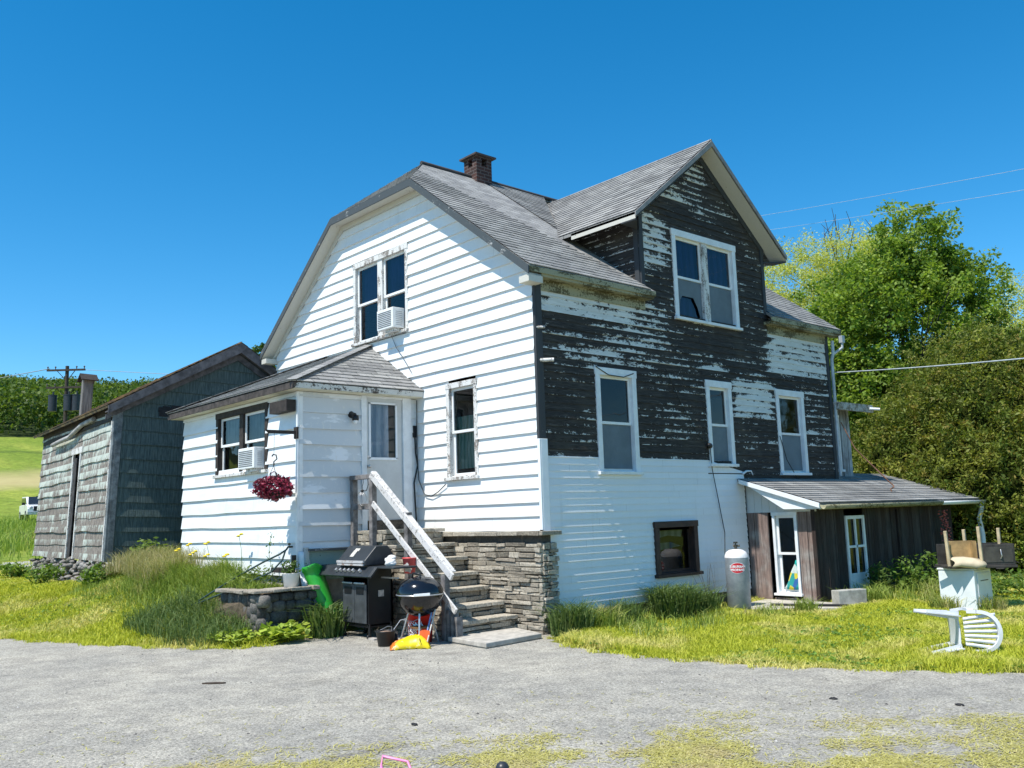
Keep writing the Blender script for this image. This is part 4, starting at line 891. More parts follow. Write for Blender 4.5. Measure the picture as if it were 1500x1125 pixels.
g = G(); a = O; g.add([a+V3(-SLn, 0, 0), a+V3(-SLn, SW, 0), a+V3(-SLn, SW, ze), a+V3(-SLn, SW/2, ze+hp_), a+V3(-SLn, 0, ze)], [(0, 1, 2, 3, 4)]); g.add([a+V3(-SLn, SW, 0), a+V3(0, SW, 0), a+V3(0, SW, ze), a+V3(-SLn, SW, ze)], [(3, 2, 1, 0)]); g.build('back_wall', DARKWOOD, shed)
g = G(); g.box(O+(-.1, -.045, -.02), O+(.035, -.0, ze)); g.box(O+(.0, 0, -.02), O+(.04, .11, ze)); g.build('corner_board', plain('shed_corner', (.13, .15, .16), .85, var=.45, scale=7), shed, bevel=.004)
g = G(); g.box(O+(-.16, -.05, 0), O+(-.105, -.0, 2.75)); g.build('corner_strip', OLDTRIM, shed, bevel=.004); g = G(); g.box(O+(-3.33, -.045, 0), O+(-3.25, 0, 2.28)); g.box(O+(-2.65, -.045, 0), O+(-2.58, 0, 2.28)); g.box(O+(-3.45, -.05, 2.28), O+(-2.45, -.01, 2.42)); g.build('door_trim', OLDTRIM, shed, bevel=.004)
g = G(); g.box(O+(-3.25, .05, 0), O+(-2.65, .08, 2.3)); g.box(O+(-3.25, -.02, 0), O+(-3.0, -.0, 2.2)); g.build('door', plain('shed_door', (.045, .042, .042), .9, var=.6, scale=8), shed)
srf = G(); ks = math.sqrt(1+ssl*ssl); eo = .22
for sg, oy in ((1, 0), (-1, SW)):
    Oe = O+V3(0, oy-sg*eo, ze-eo*ssl+.08); vS = unit(np.array((0, sg, ssl))); nS = unit(np.array((0, -sg*ssl, 1.)))
    P_ = [(-SLn-.25, 0), (.22, 0), (.22, (SW/2+eo)*ks), (-SLn-.25, (SW/2+eo)*ks)]
    lap(srf, Oe, XU, vS, nS, P_, .16, .012, 0, jit=.5)
    srf.prism([Oe+V3(s, 0, 0)+vS*t_-nS*.012 for s, t_ in P_], -nS*.04)
mr = NT('shed_roofing'); p = mr.pos(); nz = mr.noise(p, 3, 5, .7); mr.set(Base_Color=mr.mix(mr.rng(nz, .35, .65), (.10, .085, .075), (.42, .27, .13)), Roughness=.95); mr.bump(mr.noise(p, 40, 3), .5, .01)
srf.build('roof', mr.m, shed)
g = G(); y0 = -eo; zz = ze-eo*ssl+.06
for sg, oy in ((1, 0), (-1, SW)):
    p0 = O+V3(.21, oy-sg*eo, zz); p1 = O+V3(.21, SW/2, ze+hp_+.06)
    g.prism([p0, p1, p1-(0, 0, .22), p0-(0, 0, .16)], (.03, 0, 0)); g.prism([p0-(.0, 0, .1), p1-(0, 0, .16), p1-(.2, 0, .16), p0-(.2, 0, .1)], (0, 0, -.02))
    g.prism([p0+(-.17, 0, -.16), p1+(-.17, 0, -.22), p1+(-.17, 0, -.36), p0+(-.17, 0, -.26)], (.03, 0, 0))
g.build('rake_board', plain('shed_rake', (.10, .095, .10), .85, var=.45, scale=6), shed)
g = G(); g.tube([O+V3(-5.3, -.10, 2.66), O+V3(-4.3, -.12, 2.68), O+V3(-3.5, -.11, 2.70), O+V3(-2.5, -.09, 2.88), O+V3(-1.5, -.08, 2.92)], .05, 7); g.build('loose_eave_log', plain('grey_log', (.33, .32, .31), .9, var=.35, scale=5), shed)
g = G(); g.box(O+(-6.8, -.03, 2.76), O+(-.3, .02, 3.05)); g.build('eave_gap_shade', DARKWOOD, shed)  # solid dark strip standing in for the shade in the open eave
g = G()
for k in range(220):
    s = random.uniform(-SLn, .05); d = random.uniform(.0, .12); z = random.uniform(-.5, -.02)
    g.ball(O+V3(s, d-.02, z), random.uniform(.05, .12), random.uniform(.05, .1), random.uniform(.03, .07), 7, 5, .25)
for k in range(60): g.ball(O+V3(random.uniform(-.1, .03), random.uniform(0, 3), random.uniform(-.4, -.04)), random.uniform(.05, .1), random.uniform(.06, .13), random.uniform(.03, .07), 7, 5, .25)
g.build('rubble_foundation', RUBBLE, shed)
g = G(); c = O+V3(-5.5, .62, ze+.62*ssl)
for i in (-1, 1): g.box(c+(i*.10-.012, -.11, -.3), c+(i*.10+.012, .11, .98)); g.box(c+(-.088, i*.11-.012, -.3), c+(.088, i*.11+.012, .98))
vent = g.build('roof_vent', boards('vent_boards', ((.18, .175, .17), (.32, .31, .30), (.2, .19, .18)), .09, 0), shed)
vo = G()
vo.prism([c+V3(-.26, -.2, .90), c+V3(0, -.2, 1.08), c+V3(.26, -.2, .90), c+V3(.24, -.2, .88), c+V3(0, -.2, 1.05), c+V3(-.24, -.2, .88)], (0, .4, 0)); vo.build('vent_cap', DARKWOOD, vent)
g = G()
for k in range(16): g.box(O+V3(.02, 1.0+random.uniform(-.3, .5), 3.0+random.uniform(-.12, .1)), O+V3(.034+random.uniform(0, .004), 1.0+random.uniform(.0, .6), 3.02+random.uniform(.0, .12)))
g.build('rotten_hole_shade', ROOM, shed)  # dark plates in place of the shaded inside of rotted holes
shed.rotation_euler = (math.radians(-2.4), 0, math.radians(-3.7))

# ---- steps, rail
steps = thing('stone_steps', 'stone entry steps with ledge stone risers climbing to the porch door', 'steps', (-1.2, -.7, GZ))
TOP = stone_mat('tread_stone', (.34, .30, .24), (.46, .42, .35), (.40, .35, .27), 3)
tz = [.195, .375, .585, .79, 1.01, 1.22, 1.447]; tx = [-.45, -.74, -1.07, -1.32, -1.58, -1.88, -2.14]; YS0, YS1 = -1.26, -.14
zprev = -.1
for k, (z, x) in enumerate(zip(tz, tx)):
    xb = tx[k+1] if k < 6 else PX+.05; g = G()
    s = YS0
    while s < YS1: l = random.uniform(.3, .55); g.box((xb-.12, s+.003, z-.055), (x+.025, min(s+l, YS1)-.003, z), .005); s += l
    st = g.build('step', TOP, steps, bevel=.008)
    g = G(); g.box((xb-.1, YS0+.05, -.2), (x-.055, YS1, z-.06)); g.build('step_core', MORTAR, st)
    g = G(); ledge_wall(g, (x-.06, YS0, 0), YU, XN, YS1-YS0, zprev, z-.058, (.05, .1), .05, .15, .4); ledge_wall(g, (xb-.06, YS0+.06, 0), XU, YN, x-xb, -.1, z-.058, (.05, .1), .06, .1, .3); g.build('riser_stone', STONE, st, bevel=.005)
    zprev = z
g = G(); g.prism([(-.42, -1.42, -.04), (-.42, -.20, -.04), (.36, -.42, -.04), (.48, -1.50, -.04)], (0, 0, .06)); g.prism([(-.40, -1.40, -.12), (-.40, -.24, -.12), (.34, -.44, -.12), (.46, -1.48, -.12)], (0, 0, .08)); g.build('bottom_slab', CONC, steps, bevel=.008)
rail = thing('handrail', 'weathered wooden handrail with white sloping boards beside the stone steps', 'handrail', (-1.5, -1.31, GZ))
GREYW = plain('grey_wood', (.16, .15, .145), .85, var=.5, scale=9); RAILW = worn_paint('rail_paint', (.64, .62, .60), (.2, .18, .16), .56, (2, 2, 2), 9)
for x, z0_, z1_, yy in ((-2.98, .9, 2.29, -1.29), (-2.40, .95, 2.27, -1.31), (-1.47, .3, 1.70, -1.31), (-.60, -.06, .82, -1.31)):
    g = G(); g.box((x-.045, yy-.045, z0_), (x+.045, yy+.045, z1_)); g.build('post', GREYW, rail, bevel=.006)
g = G(); g.box((-3.0, -1.36, 2.24), (-2.32, -1.27, 2.31)); g.build('top_rail', GREYW, rail, bevel=.004); g = G(); g.box((-2.95, -1.345, 1.77), (-2.40, -1.30, 1.86)); g.build('mid_rail', GREYW, rail, bevel=.004)
g = G(); g.beam((-2.36, -1.37, 2.30), (-.36, -1.37, .80), .035, .10); g.beam((-2.36, -1.32, 2.345), (-.40, -1.32, .87), .09, .025); g.build('top_rail', RAILW, rail, bevel=.004)
g = G(); g.beam((-2.32, -1.365, 1.86), (-.30, -1.365, .35), .03, .085); g.build('mid_rail', RAILW, rail, bevel=.004)
g = G()
for k in range(3): g.box((-.52+k*.09, -1.36, -.06), (-.47+k*.09, -1.26, .36-.04*k))
g.build('stub_board', GREYW, rail)

# ------------------------------------------------------------------ things round the steps
GLOSSK = plain('black_enamel', (.008, .009, .012), .12, var=.1, spec=.6); GREYK = plain('grey_black_paint', (.03, .034, .038), .38, var=.25); ALU = plain('aluminium', (.55, .55, .55), .4, .7)
REDP = plain('red_plastic', (.62, .03, .02), .4, var=.1); WHITEP = plain('white_plastic', (.76, .77, .76), .4, var=.06); PALE = plain('pale_dust', (.5, .47, .42), .8, var=.3, scale=20)
RUBBER = plain('black_rubber', (.016, .016, .017), .7, var=.2)
def lettering(txt, size, at, par, mat, xdir=(1, 0, 0), zdir=(0, 0, 1), name='lettering', sq=1.0):
    cu = bpy.data.curves.new(name, 'FONT'); cu.body = txt; cu.size = size; cu.align_x = 'CENTER'; cu.align_y = 'CENTER'; cu.extrude = .0008; cu.resolution_u = 2; cu.offset = size*.02
    tmp = bpy.data.objects.new('tmp', cu); me = bpy.data.meshes.new_from_object(tmp); bpy.data.objects.remove(tmp); me.name = name
    X_ = np.array(xdir, float)*sq; Z_ = np.array(zdir, float); Y_ = np.cross(unit(Z_), unit(X_)); Mx = Matrix(((X_[0], Z_[0], -Y_[0], at[0]), (X_[1], Z_[1], -Y_[1], at[1]), (X_[2], Z_[2], -Y_[2], at[2]), (0, 0, 0, 1)))
    me.transform(Mx); return me

# gas grill
gr = thing('gas_grill', 'black gas grill with closed hood, angled control panel and cabinet beside the steps', 'grill', (-1.98, -1.72, GZ))
g = G(); A, B = -2.36, -1.62; fy, by = -1.95, -1.50
prof = [(fy, .965), (fy-.01, 1.03), (fy+.19, 1.235), (by-.06, 1.235), (by, 1.16), (by, .965)]
g.prism([(A, y, z) for y, z in prof], (B-A, 0, 0)); hood = g.build('hood', GREYK, gr, bevel=.012)
g = G(); g.box((A+.01, fy-.035, 1.0), (B-.01, fy-.012, 1.035)); g.box((A+.02, fy-.03, .965), (B-.02, fy-.005, .99)); g.build('hood_handle', worn_paint('rusty_steel', (.5, .5, .5), (.2, .11, .06), .55), hood)
g = G(); c = V3(-2.05, -1.87, 1.13); nrm = unit(V3(0, -.73, .69)); g.obox(c, XU, unit(V3(0, .69, .73)), nrm, .05, .06, .003); g.obox(c+V3(.02, .05, .05), XU, unit(V3(0, .69, .73)), nrm, .06, .025, .003); g.build('burnt_paint_patch', PALE, hood)
g = G(); g.prism([(-2.93, -1.90, .95), (-2.93, -2.02, .82), (-2.93, -2.0, .80), (-2.93, -1.86, .94)], (1.5, 0, 0)); g.prism([(-1.43, -1.90, .95), (-1.43, -2.02, .82), (-1.43, -2.0, .80), (-1.43, -1.86, .94)], (.04, .0, 0)); cp = g.build('control_panel', GREYK, gr, bevel=.006)
g = G()
for k in range(6):
    x = -2.34+k*.115+(.06 if k == 5 else 0); c = V3(x, -1.97, .885); d = unit(V3(0, -.73, .68)); g.cyl(c, c+d*.04, .026, .022, 10)
g.build('control_knob', ALU, cp)
for a_, b_ in (((-2.95, -1.9, .93), (-2.37, -1.5, .955)), ((-1.61, -1.9, .93), (-.98, -1.5, .955))): G().box(a_, b_).build('side_shelf', GREYK, gr, bevel=.006)
g = G(); g.box((A+.01, -1.90, .80), (B-.01, -1.5, .96)); g.build('firebox', BLACK, gr); g = G()
g.box((A+.03, -1.5, .12), (B-.03, -1.47, .82)); g.box((A+.03, -1.88, .12), (A+.05, -1.47, .82)); g.box((B-.05, -1.88, .12), (B-.03, -1.47, .82)); g.box((A+.03, -1.88, .10), (B-.03, -1.47, .14)); g.build('cabinet', BLACK, gr)
for k in (0, 1):
    g = G(); x = A+.05+k*.32; g.box((x, -1.905, .15), (x+.31, -1.88, .70)); d = g.build('cabinet_door', plain('door_grey', (.06, .066, .07), .35, var=.25), gr, bevel=.01); g = G(); g.box((x+.06, -1.912, .56), (x+.25, -1.9, .66)); g.build('handle_recess', BLACK, d); g = G(); g.box((x+.02, -1.93, .70), (x+.29, -1.905, .725)); g.build('handle', ALU, d, bevel=.005)
for x in (A+.04, B-.04):
    for y in (-1.86, -1.5): g = G(); g.cyl((x, y, GZ+.03), (x, y, .15), .02); g.ball((x, y-.01, GZ+.03), .02, .04, .035); g.build('caster', BLACK, gr)
g = G(); g.box((-1.60, -1.7, .78), (-1.2, -1.66, .80)); g.build('shelf_brace', ALU, gr); g = G(); g.box((-1.645, -1.72, .52), (-1.635, -1.63, .61)); g.build('rating_label', PALE, gr); g = G(); g.box((-1.62, -1.92, GZ+.005), (-1.45, -1.83, GZ+.03)); g.build('drip_foot', worn_paint('dirty_foot', (.5, .46, .42), (.1, .09, .08)), gr)
t = thing('crumpled_cloth', 'crumpled white cloth lying on the right shelf of the gas grill', 'cloth', (-1.40, -1.68, .955)); g = G()
for k in range(7): g.ball((-1.40+random.uniform(-.12, .12), -1.68+random.uniform(-.06, .06), .985+random.uniform(0, .05)+.05*(k == 0)), random.uniform(.05, .09), random.uniform(.04, .07), random.uniform(.03, .05), 9, 6, .22)
g.build('cloth', plain('cloth_white', (.72, .71, .68), .95, var=.1), t)
# green plastic sled leaning on the porch wall
t = thing('plastic_sled', 'bright green plastic sled leaning on the porch wall behind the gas grill', 'sled', (-2.85, -1.85, .1)); g = G(); vs = []; n = 14
for k in range(n+1):
    s = k/n; z = .96-.92*s; xb = -2.94+.25*s; yb = -2.08+.26*s
    for u in range(7):
        q = (u/6-.5); vs.append((xb+.10*(1-4*q*q)+(.06 if k == 0 else 0), yb+q*.36*(1-.35*s), z+(.03*math.cos(q*6) if k < 2 else 0)))
g.add(vs, [(k*7+u, k*7+u+1, (k+1)*7+u+1, (k+1)*7+u) for k in range(n) for u in range(6)], True); g.build('sled_shell', plain('green_plastic', (.04, .42, .05), .3, var=.1), t, solid=.008)
# kettle grill
KX, KY = -.62, -1.72
kt = thing('kettle_grill', 'round black kettle grill on thin legs standing in front of the steps', 'grill', (KX, KY, GZ)); R_ = .315
g = G(); g.lathe((KX, KY, .60), [(R_, .0), (R_, .02), (.305, .07), (.275, .13), (.22, .18), (.14, .215), (.05, .23), (0, .232)], 36); lid = g.build('lid', GLOSSK, kt)
g = G(); g.tube([(KX+.09, KY-.06, .815), (KX+.09, KY-.06, .87), (KX-.02, KY-.10, .88), (KX-.04, KY-.1, .81)], .014, 7); g.build('handle', BLACK, lid)
g = G(); g.lathe((KX, KY, .30), [(0, .0), (.1, .015), (.2, .07), (.27, .15), (.305, .24), (R_, .30)], 36); bowl = g.build('bowl', GLOSSK, kt)
g = G(); g.lathe((KX, KY, .59), [(R_+.002, 0), (R_+.012, .006), (R_+.012, .012), (R_+.002, .018)], 36); g.build('rim', STEEL, bowl); g = G(); g.beam((KX+.22, KY-.26, .61), (KX+.36, KY-.1, .62), .045, .03); g.build('side_handle', WHITEP, bowl)
for dx, dy in ((-.27, -.16), (.24, -.20), (.02, .28)): g = G(); g.tube([(KX+dx*.55, KY+dy*.55, .36), (KX+dx, KY+dy, GZ)], .013, 7); g.build('leg', ALU, kt)
for dx, dy in ((-.31, -.20),): g = G(); g.cyl((KX+dx, KY+dy-.02, GZ+.085), (KX+dx+.03, KY+dy+.02, GZ+.085), .085, n=18); wh = g.build('wheel', RUBBER, kt); g = G(); g.cyl((KX+dx-.003, KY+dy-.024, GZ+.085), (KX+dx+.033, KY+dy+.024, GZ+.085), .04, n=14); g.build('hub', ALU, wh)
g = G(); g.cyl((KX, KY, .16), (KX, KY, .18), .14, n=20); g.build('ash_pan', plain('rust', (.22, .11, .04), .8, var=.4), kt)
# red cup
cup = thing('red_cup', 'small red plastic pail with torn label hanging on the rail above the kettle grill', 'pail', (-1.29, -1.40, .86)); cup0 = (-1.27, -1.43)
g = G(); g.lathe((cup0[0], cup0[1], .84), [(0, 0), (.075, 0), (.10, .20), (.108, .205), (.108, .22), (.096, .22), (.07, .01)], 22); cp_ = g.build('pail_body', plain('pink_red_plastic', (.62, .09, .085), .45, var=.12), cup); g = G()
for (dx, dz, w_, h_, r) in ((-.02, .08, .03, .05, .3), (.03, .05, .035, .03, -.4), (.0, .13, .015, .02, .6)): c = V3(cup0[0]+.05+dx*.6, cup0[1]-.075+dx*.5, .84+dz); g.obox(c, unit(V3(.75, .66, r)), unit(V3(.66, -.75, 0)), unit(np.cross(unit(V3(.75, .66, r)), unit(V3(.66, -.75, 0)))), w_, .004, h_)
g.build('torn_label', PALE, cp_)
# bucket behind the kettle
bx, by_ = -.80, -1.60
bk = thing('red_bucket', 'large red bucket with a slanted white logo under the kettle grill', 'bucket', (bx, by_, GZ)); g = G(); g.lathe((bx, by_, GZ), [(0, 0), (.16, 0), (.18, .42), (.19, .422), (.19, .46), (.18, .47), (.15, .02)], 30); bo = g.build('bucket_body', REDP, bk)
vd = unit(V3(9.655-bx, -9.064-by_, 0)); sd = V3(-vd[1], vd[0], 0)
def on_drum(me, cx, cy, rad, zc, rot0, par, mat, name, off=.002):
    """wrap a flat mesh drawn in x/y metres on a drum; rot0 = azimuth of the middle"""
    for v in me.vertices: a = rot0+v.co.x/rad; rr = rad+off; v.co = (cx+rr*math.cos(a), cy+rr*math.sin(a), zc+v.co.y)
    return link(name, me, mat, par)
def flat_text(txt, size, rot=0., dx=0., dy=0., name='lettering'):
    cu = bpy.data.curves.new(name, 'FONT'); cu.body = txt; cu.size = size; cu.align_x = 'CENTER'; cu.align_y = 'CENTER'; cu.resolution_u = 2; cu.offset = size*.03; cu.space_line = .75
    tmp = bpy.data.objects.new('tmp', cu); me = bpy.data.meshes.new_from_object(tmp); bpy.data.objects.remove(tmp); me.name = name
    me.transform(Matrix.Translation((dx, dy, 0)) @ Matrix.Rotation(rot, 4, 'Z')); return me
az = math.atan2(vd[1], vd[0])
on_drum(flat_text('THE\nHOME\nDEPOT', .085, .75, 0, 0), bx, by_, .171, GZ+.22, az-.55, bo, WHITEP, 'lettering')
fm = bpy.data.meshes.new('logo_frame'); q = .115; w_ = .006
fm.from_pydata([(-q, -q, 0), (q, -q, 0), (q, q, 0), (-q, q, 0), (-q+w_, -q+w_, 0), (q-w_, -q+w_, 0), (q-w_, q-w_, 0), (-q+w_, q-w_, 0)], [], [(0, 1, 5, 4), (1, 2, 6, 5), (2, 3, 7, 6), (3, 0, 4, 7)])
b_ = bmesh.new(); b_.from_mesh(fm); bmesh.ops.subdivide_edges(b_, edges=b_.edges, cuts=6, use_grid_fill=True); b_.to_mesh(fm); b_.free(); on_drum(fm, bx, by_, .171, GZ+.22, az-.55, bo, WHITEP, 'logo_frame')
g = G(); g.tube([(bx-.18, by_, GZ+.38), (bx-.1, by_-.2, GZ+.30), (bx+.1, by_-.18, GZ+.30), (bx+.18, by_, GZ+.38)], .005, 5); g.build('bail', STEEL, bk)
# tools, charcoal bag, pail
t = thing('garden_scoop', 'orange scoop with a blue handle leaning against the red bucket', 'scoop', (-.38, -1.78, GZ)); g = G(); g.tube([(-.45, -1.66, .36), (-.36, -1.83, .04)], .013, 7); g.build('handle', plain('blue_handle', (.18, .28, .5), .5), t); g = G(); vs = []
for k in range(5):
    for u in range(5): q = u/4-.5; vs.append((-.36+.11*q+.02*k/4, -1.84-.03*k/4+.08*q, .16-.045*k-.06*(q*q)))
g.add(vs, [(k*5+u, k*5+u+1, (k+1)*5+u+1, (k+1)*5+u) for k in range(4) for u in range(4)]); g.build('blade', plain('orange_plastic', (.72, .12, .02), .4), t, solid=.008)
t = thing('wooden_stick', 'pale stick leaning upright beside the yellow charcoal bag', 'stick', (-.3, -1.85, GZ)); g = G(); g.tube([(-.42, -1.62, .40), (-.26, -1.90, GZ+.01)], .011, 6); g.build('stick', PALE, t)
bag = thing('charcoal_bag', 'yellow charcoal bag with an orange corner lying on the driveway', 'bag', (-.42, -2.05, GZ))
bagm = NT('bag_print'); p = bagm.pos(); x = bagm.sep(p); nz = bagm.noise(p, 7, 4); f = bagm.ma('ADD', bagm.ma('ADD', bagm.ma('MULTIPLY', x[0], -1.), bagm.ma('MULTIPLY', x[1], -.6)), bagm.ma('MULTIPLY', nz, .12)); c = bagm.mix(bagm.rng(f, .17, .2), (.80, .60, .01), (.65, .17, .02)); c = bagm.mix(bagm.rng(bagm.noise(p, 14, 5, .7), .60, .66), c, (.85, .70, .25)); bagm.set(Base_Color=c, Roughness=.35)
g = G(); vs = []; n, m_ = 14, 10; ax_ = unit(V3(.55, .83, 0)); ay_ = V3(-ax_[1], ax_[0], 0)
for i in range(n+1):
    for j_ in range(m_+1):
        a, b = i/n-.5, j_/m_-.5; hgt = .13*((1-(2*abs(a))**3.5)*(1-(2*abs(b))**3.5)); hgt *= 1+.25*math.sin(a*9+b*3)*.5+.3*a; vs.append(V3(-.44, -2.02, GZ+.012)+ax_*a*.52+ay_*b*.36*(1-.15*math.cos(a*5))+V3(0, 0, hgt+.008*math.sin(i*2.3+j_*1.7)))
top_ = len(vs); g.add(vs, [(i*(m_+1)+j_, (i+1)*(m_+1)+j_, (i+1)*(m_+1)+j_+1, i*(m_+1)+j_+1) for i in range(n) for j_ in range(m_)], True); g.build('bag_body', bagm.m, bag, solid=.01)
g = G(); g.tube([V3(-.44, -2.02, GZ+.10)+ax_*.12+ay_*s+V3(0, 0, .045*(1-(s/.19)**2)) for s in np.linspace(-.18, .18, 9)], .006, 5); g.build('string', BLACK, bag)
px_, py_ = -.86, -2.12
t = thing('ash_pail', 'small black pail filled with brown ash at the left of the kettle grill', 'pail', (px_, py_, GZ)); g = G(); g.lathe((px_, py_, GZ), [(0, 0), (.10, 0), (.128, .19), (.142, .195), (.142, .205), (.126, .205), (.098, .02)], 26); g.build('pail_body', plain('pail_black', (.02, .021, .023), .45, var=.3), t)
g = G(); g.ball((px_, py_, GZ+.17), .118, .118, .03, 16, 6, .05); g.build('ash', plain('ash_brown', (.26, .17, .12), .95, var=.4, scale=40), t); g = G(); g.tube([(px_-.13, py_, GZ+.2), (px_-.06, py_+.08, GZ+.25), (px_+.06, py_+.06, GZ+.25), (px_+.13, py_, GZ+.2)], .004, 5); g.build('bail', STEEL, t)
t = thing('wire_loop', 'thin bent wire loop standing behind the black ash pail', 'wire', (-1.0, -1.82, GZ)); g = G(); g.tube([(-.9, -1.95, GZ), (-1.0, -1.9, .12), (-.98, -1.8, .24), (-.9, -1.75, .26), (-.78, -1.72, .20)], .007, 6); g.build('wire', ALU, t)
# ornament hanging from the rail
t = thing('wire_ornament', 'wire whisk shaped ornament hanging from the handrail in front of the door', 'ornament', (-2.62, -1.33, 2.0)); g = G(); oc = V3(-2.62, -1.36, 1.93)
for k in range(7): a = math.pi*k/7; g.tube([oc+V3(math.cos(a)*.07*math.sin(s), math.sin(a)*.07*math.sin(s), .11*math.cos(s)) for s in np.linspace(0, 2*math.pi, 15)], .0035, 4)
g.build('wire_cage', STEEL, t); g = G(); g.tube([oc+V3(0, 0, .11), oc+V3(0, 0, .2), oc+V3(.03, 0, .25), oc+V3(.0, .02, .32), oc+V3(.0, .05, .36)], .005, 5); g.tube([oc+V3(0, 0, .12), oc+V3(.12, 0, .13), oc+V3(.17, 0, .22), oc+V3(.1, .03, .36)], .006, 5); g.ball(oc+V3(0, 0, .13), .03, .03, .02); g.build('hook', BLACK, t)
# air conditioners
def aircon(name, label, O, wd, hg, dep, gfrac):
    t = thing(name, label, 'air conditioner', O); o_ = np.array(O); g = G(); g.box(o_+(0, -dep, 0), o_+(wd, .0, hg)); c = g.build('casing', WHITEP, t, bevel=.008); g = G(); n = 9
    for k in range(n): z = hg*(.1+.8*k/n); g.box(o_+(.03, -dep-.004, z), o_+(wd*.9, -dep+.001, z+hg*.045))
    g.build('grille', plain('grille_grey', (.12, .125, .13), .6), c); g = G()
    for k in range(8): z = hg*(.12+.75*k/8); g.box(o_+(wd-.001, -dep+.06, z), o_+(wd+.003, -.06, z+hg*.04))
    g.build('side_grille', plain('grille_side', (.4, .41, .42), .6), c); g = G(); g.box(o_+(wd*.3, -dep*.7, -.05), o_+(wd*.9, 0, -.002)); g.build('support_shelf', OLDTRIM, t)
aircon('air_conditioner', 'white window air conditioner in the upper gable window', (-3.86, -.0, 4.93), .50, .36, .25, 1)
aircon('air_conditioner', 'white window air conditioner in the porch window under the dark frame', (-4.74, PY, 2.50), .58, .34, .2, 1)
# hanging basket
hb = thing('hanging_basket', 'hanging basket of dark red flowers in front of the porch corner', 'hanging basket', (-3.03, PY-.42, 2.2)); hc = V3(-3.03, PY-.42, 2.10)
g = G(); g.lathe(hc, [(0, -.12), (.12, -.12), (.17, .0), (.16, .0), (.11, -.10)], 20); g.build('pot', RUBBER, hb)
C = lobes_points([(*(hc+V3(0, 0, .03)), .29, .29, .17)], 330, .7); V, F = leaf_quads(clumps(C, np.full(330, .04), 10), .042, .8, .3)
fm_ = NT('red_flowers'); geo = fm_.n('ShaderNodeNewGeometry', out=8); fm_.set(Base_Color=fm_.mix(geo, (.07, .008, .015), (.40, .03, .08)), Roughness=.6); npmesh('flowers', V, F, fm_.m, hb)
g = G()
for a in (0, 2.1, 4.2): g.tube([hc+V3(.16*math.cos(a), .16*math.sin(a), .02), hc+V3(0, 0, .36)], .004, 5)
g.tube([hc+V3(0, 0, .36), hc+V3(.0, 0, .42), hc+V3(.04, .03, .46), hc+V3(.03, .02, .52), hc+V3(-.02, 0, .53), hc+V3(-.03, -.02, .50)], .011, 6); g.tube([hc+V3(0, 0, .52), hc+V3(.01, 0, .87)], .003, 4); g.build('hanger', BLACK, hb)
g = G(); g.lathe(hc+V3(0, 0, .16), [(0, 0), (.05, .02), (.055, .09), (.0, .12)], 10); g.build('feeder_cup', glass_mat('clear_plastic', (.9, .9, .9)), hb)
bt = thing('plant_bracket', 'dark iron bracket on the porch corner carrying the flower basket', 'bracket', (-3.03, PY-.03, 2.97)); g = G(); g.box((-3.06, PY-.5, 2.95), (-3.02, PY-.03, 3.0)); g.prism([(-3.06, PY-.5, 2.95), (-3.06, PY-.56, 3.0), (-3.06, PY-.5, 3.0)], (.04, 0, 0)); g.build('arm', DARKWOOD, bt); g = G(); g.box((-3.09, PY-.06, 2.88), (-2.99, PY-.03, 3.06)); g.build('plate', DARKWOOD, bt)
# hose
t = thing('garden_hose', 'dark green garden hose looping from the faucet on the porch wall to the ground', 'hose', (-3.3, PY-.2, 1.0)); g = G(); hz = lambda x, y: float(H(x, y))
g.tube([(-3.18, PY-.13, 1.2), (-3.24, PY-.2, 1.14), (-3.5, PY-.35, 1.02), (-3.9, PY-.6, .8), (-4.3, PY-.85, .55), (-4.6, PY-1.0, .38)], .014, 7); g.tube([(-3.18, PY-.14, 1.2), (-3.17, PY-.2, 1.05), (-3.28, PY-.32, .88), (-3.6, PY-.5, .74), (-4.0, PY-.72, .58), (-4.5, PY-.98, .40)], .014, 7); g.build('hose', plain('hose_green', (.03, .06, .05), .5), t)
# planter
pl = thing('stone_planter', 'low field stone planter wall with flat cap stones at the porch corner', 'planter', (-2.9, -2.6, 0)); g = G()
def boulders(g, O, U, N, L, z0, z1, depth=.12):
    O, U, N = (np.array(k, float) for k in (O, U, N)); z = z0
    while z < z1-.04:
        h = min(random.uniform(.12, .2), z1-z+.03); s = random.uniform(-.1, 0)
        while s < L:
            l = random.uniform(.14, .32); c = O+U*(s+l/2)+V3(0, 0, z+h/2); i0 = len(g.v); g.ball((0, 0, 0), 1, 1, 1, 10, 6, .10)
            for k in range(i0, len(g.v)):
                v = np.array(g.v[k]); v = np.sign(v)*np.abs(v)**.5; g.v[k] = tuple(c+U*v[0]*l*.52+N*v[1]*depth*.75+V3(0, 0, v[2]*h*.53))
            s += l
        z += h*.92
boulders(g, (-2.86, -3.0, 0), YU, XN, .98, -.1, .60); boulders(g, (-4.0, -2.95, 0), XU, YN, 1.15, -.1, .58); g.build('stone', stone_mat('planter_stone', (.075, .07, .066), (.20, .185, .165), (.11, .105, .10)), pl)
g = G(); s = -3.12
while s < -2.05: l = random.uniform(.25, .45); g.box((-3.05, s+.004, .615), (-2.70, min(s+l, -2.05)-.004, .665+random.uniform(-.01, .01)), .008); s += l
s = -4.0
while s < -3.08: l = random.uniform(.25, .4); g.box((s+.004, -3.12, .60), (min(s+l, -3.06)-.004, -2.84, .65), .008); s += l
g.build('cap_stone', stone_mat('cap_stone', (.30, .26, .21), (.40, .36, .30), (.34, .30, .25)), pl, bevel=.01)
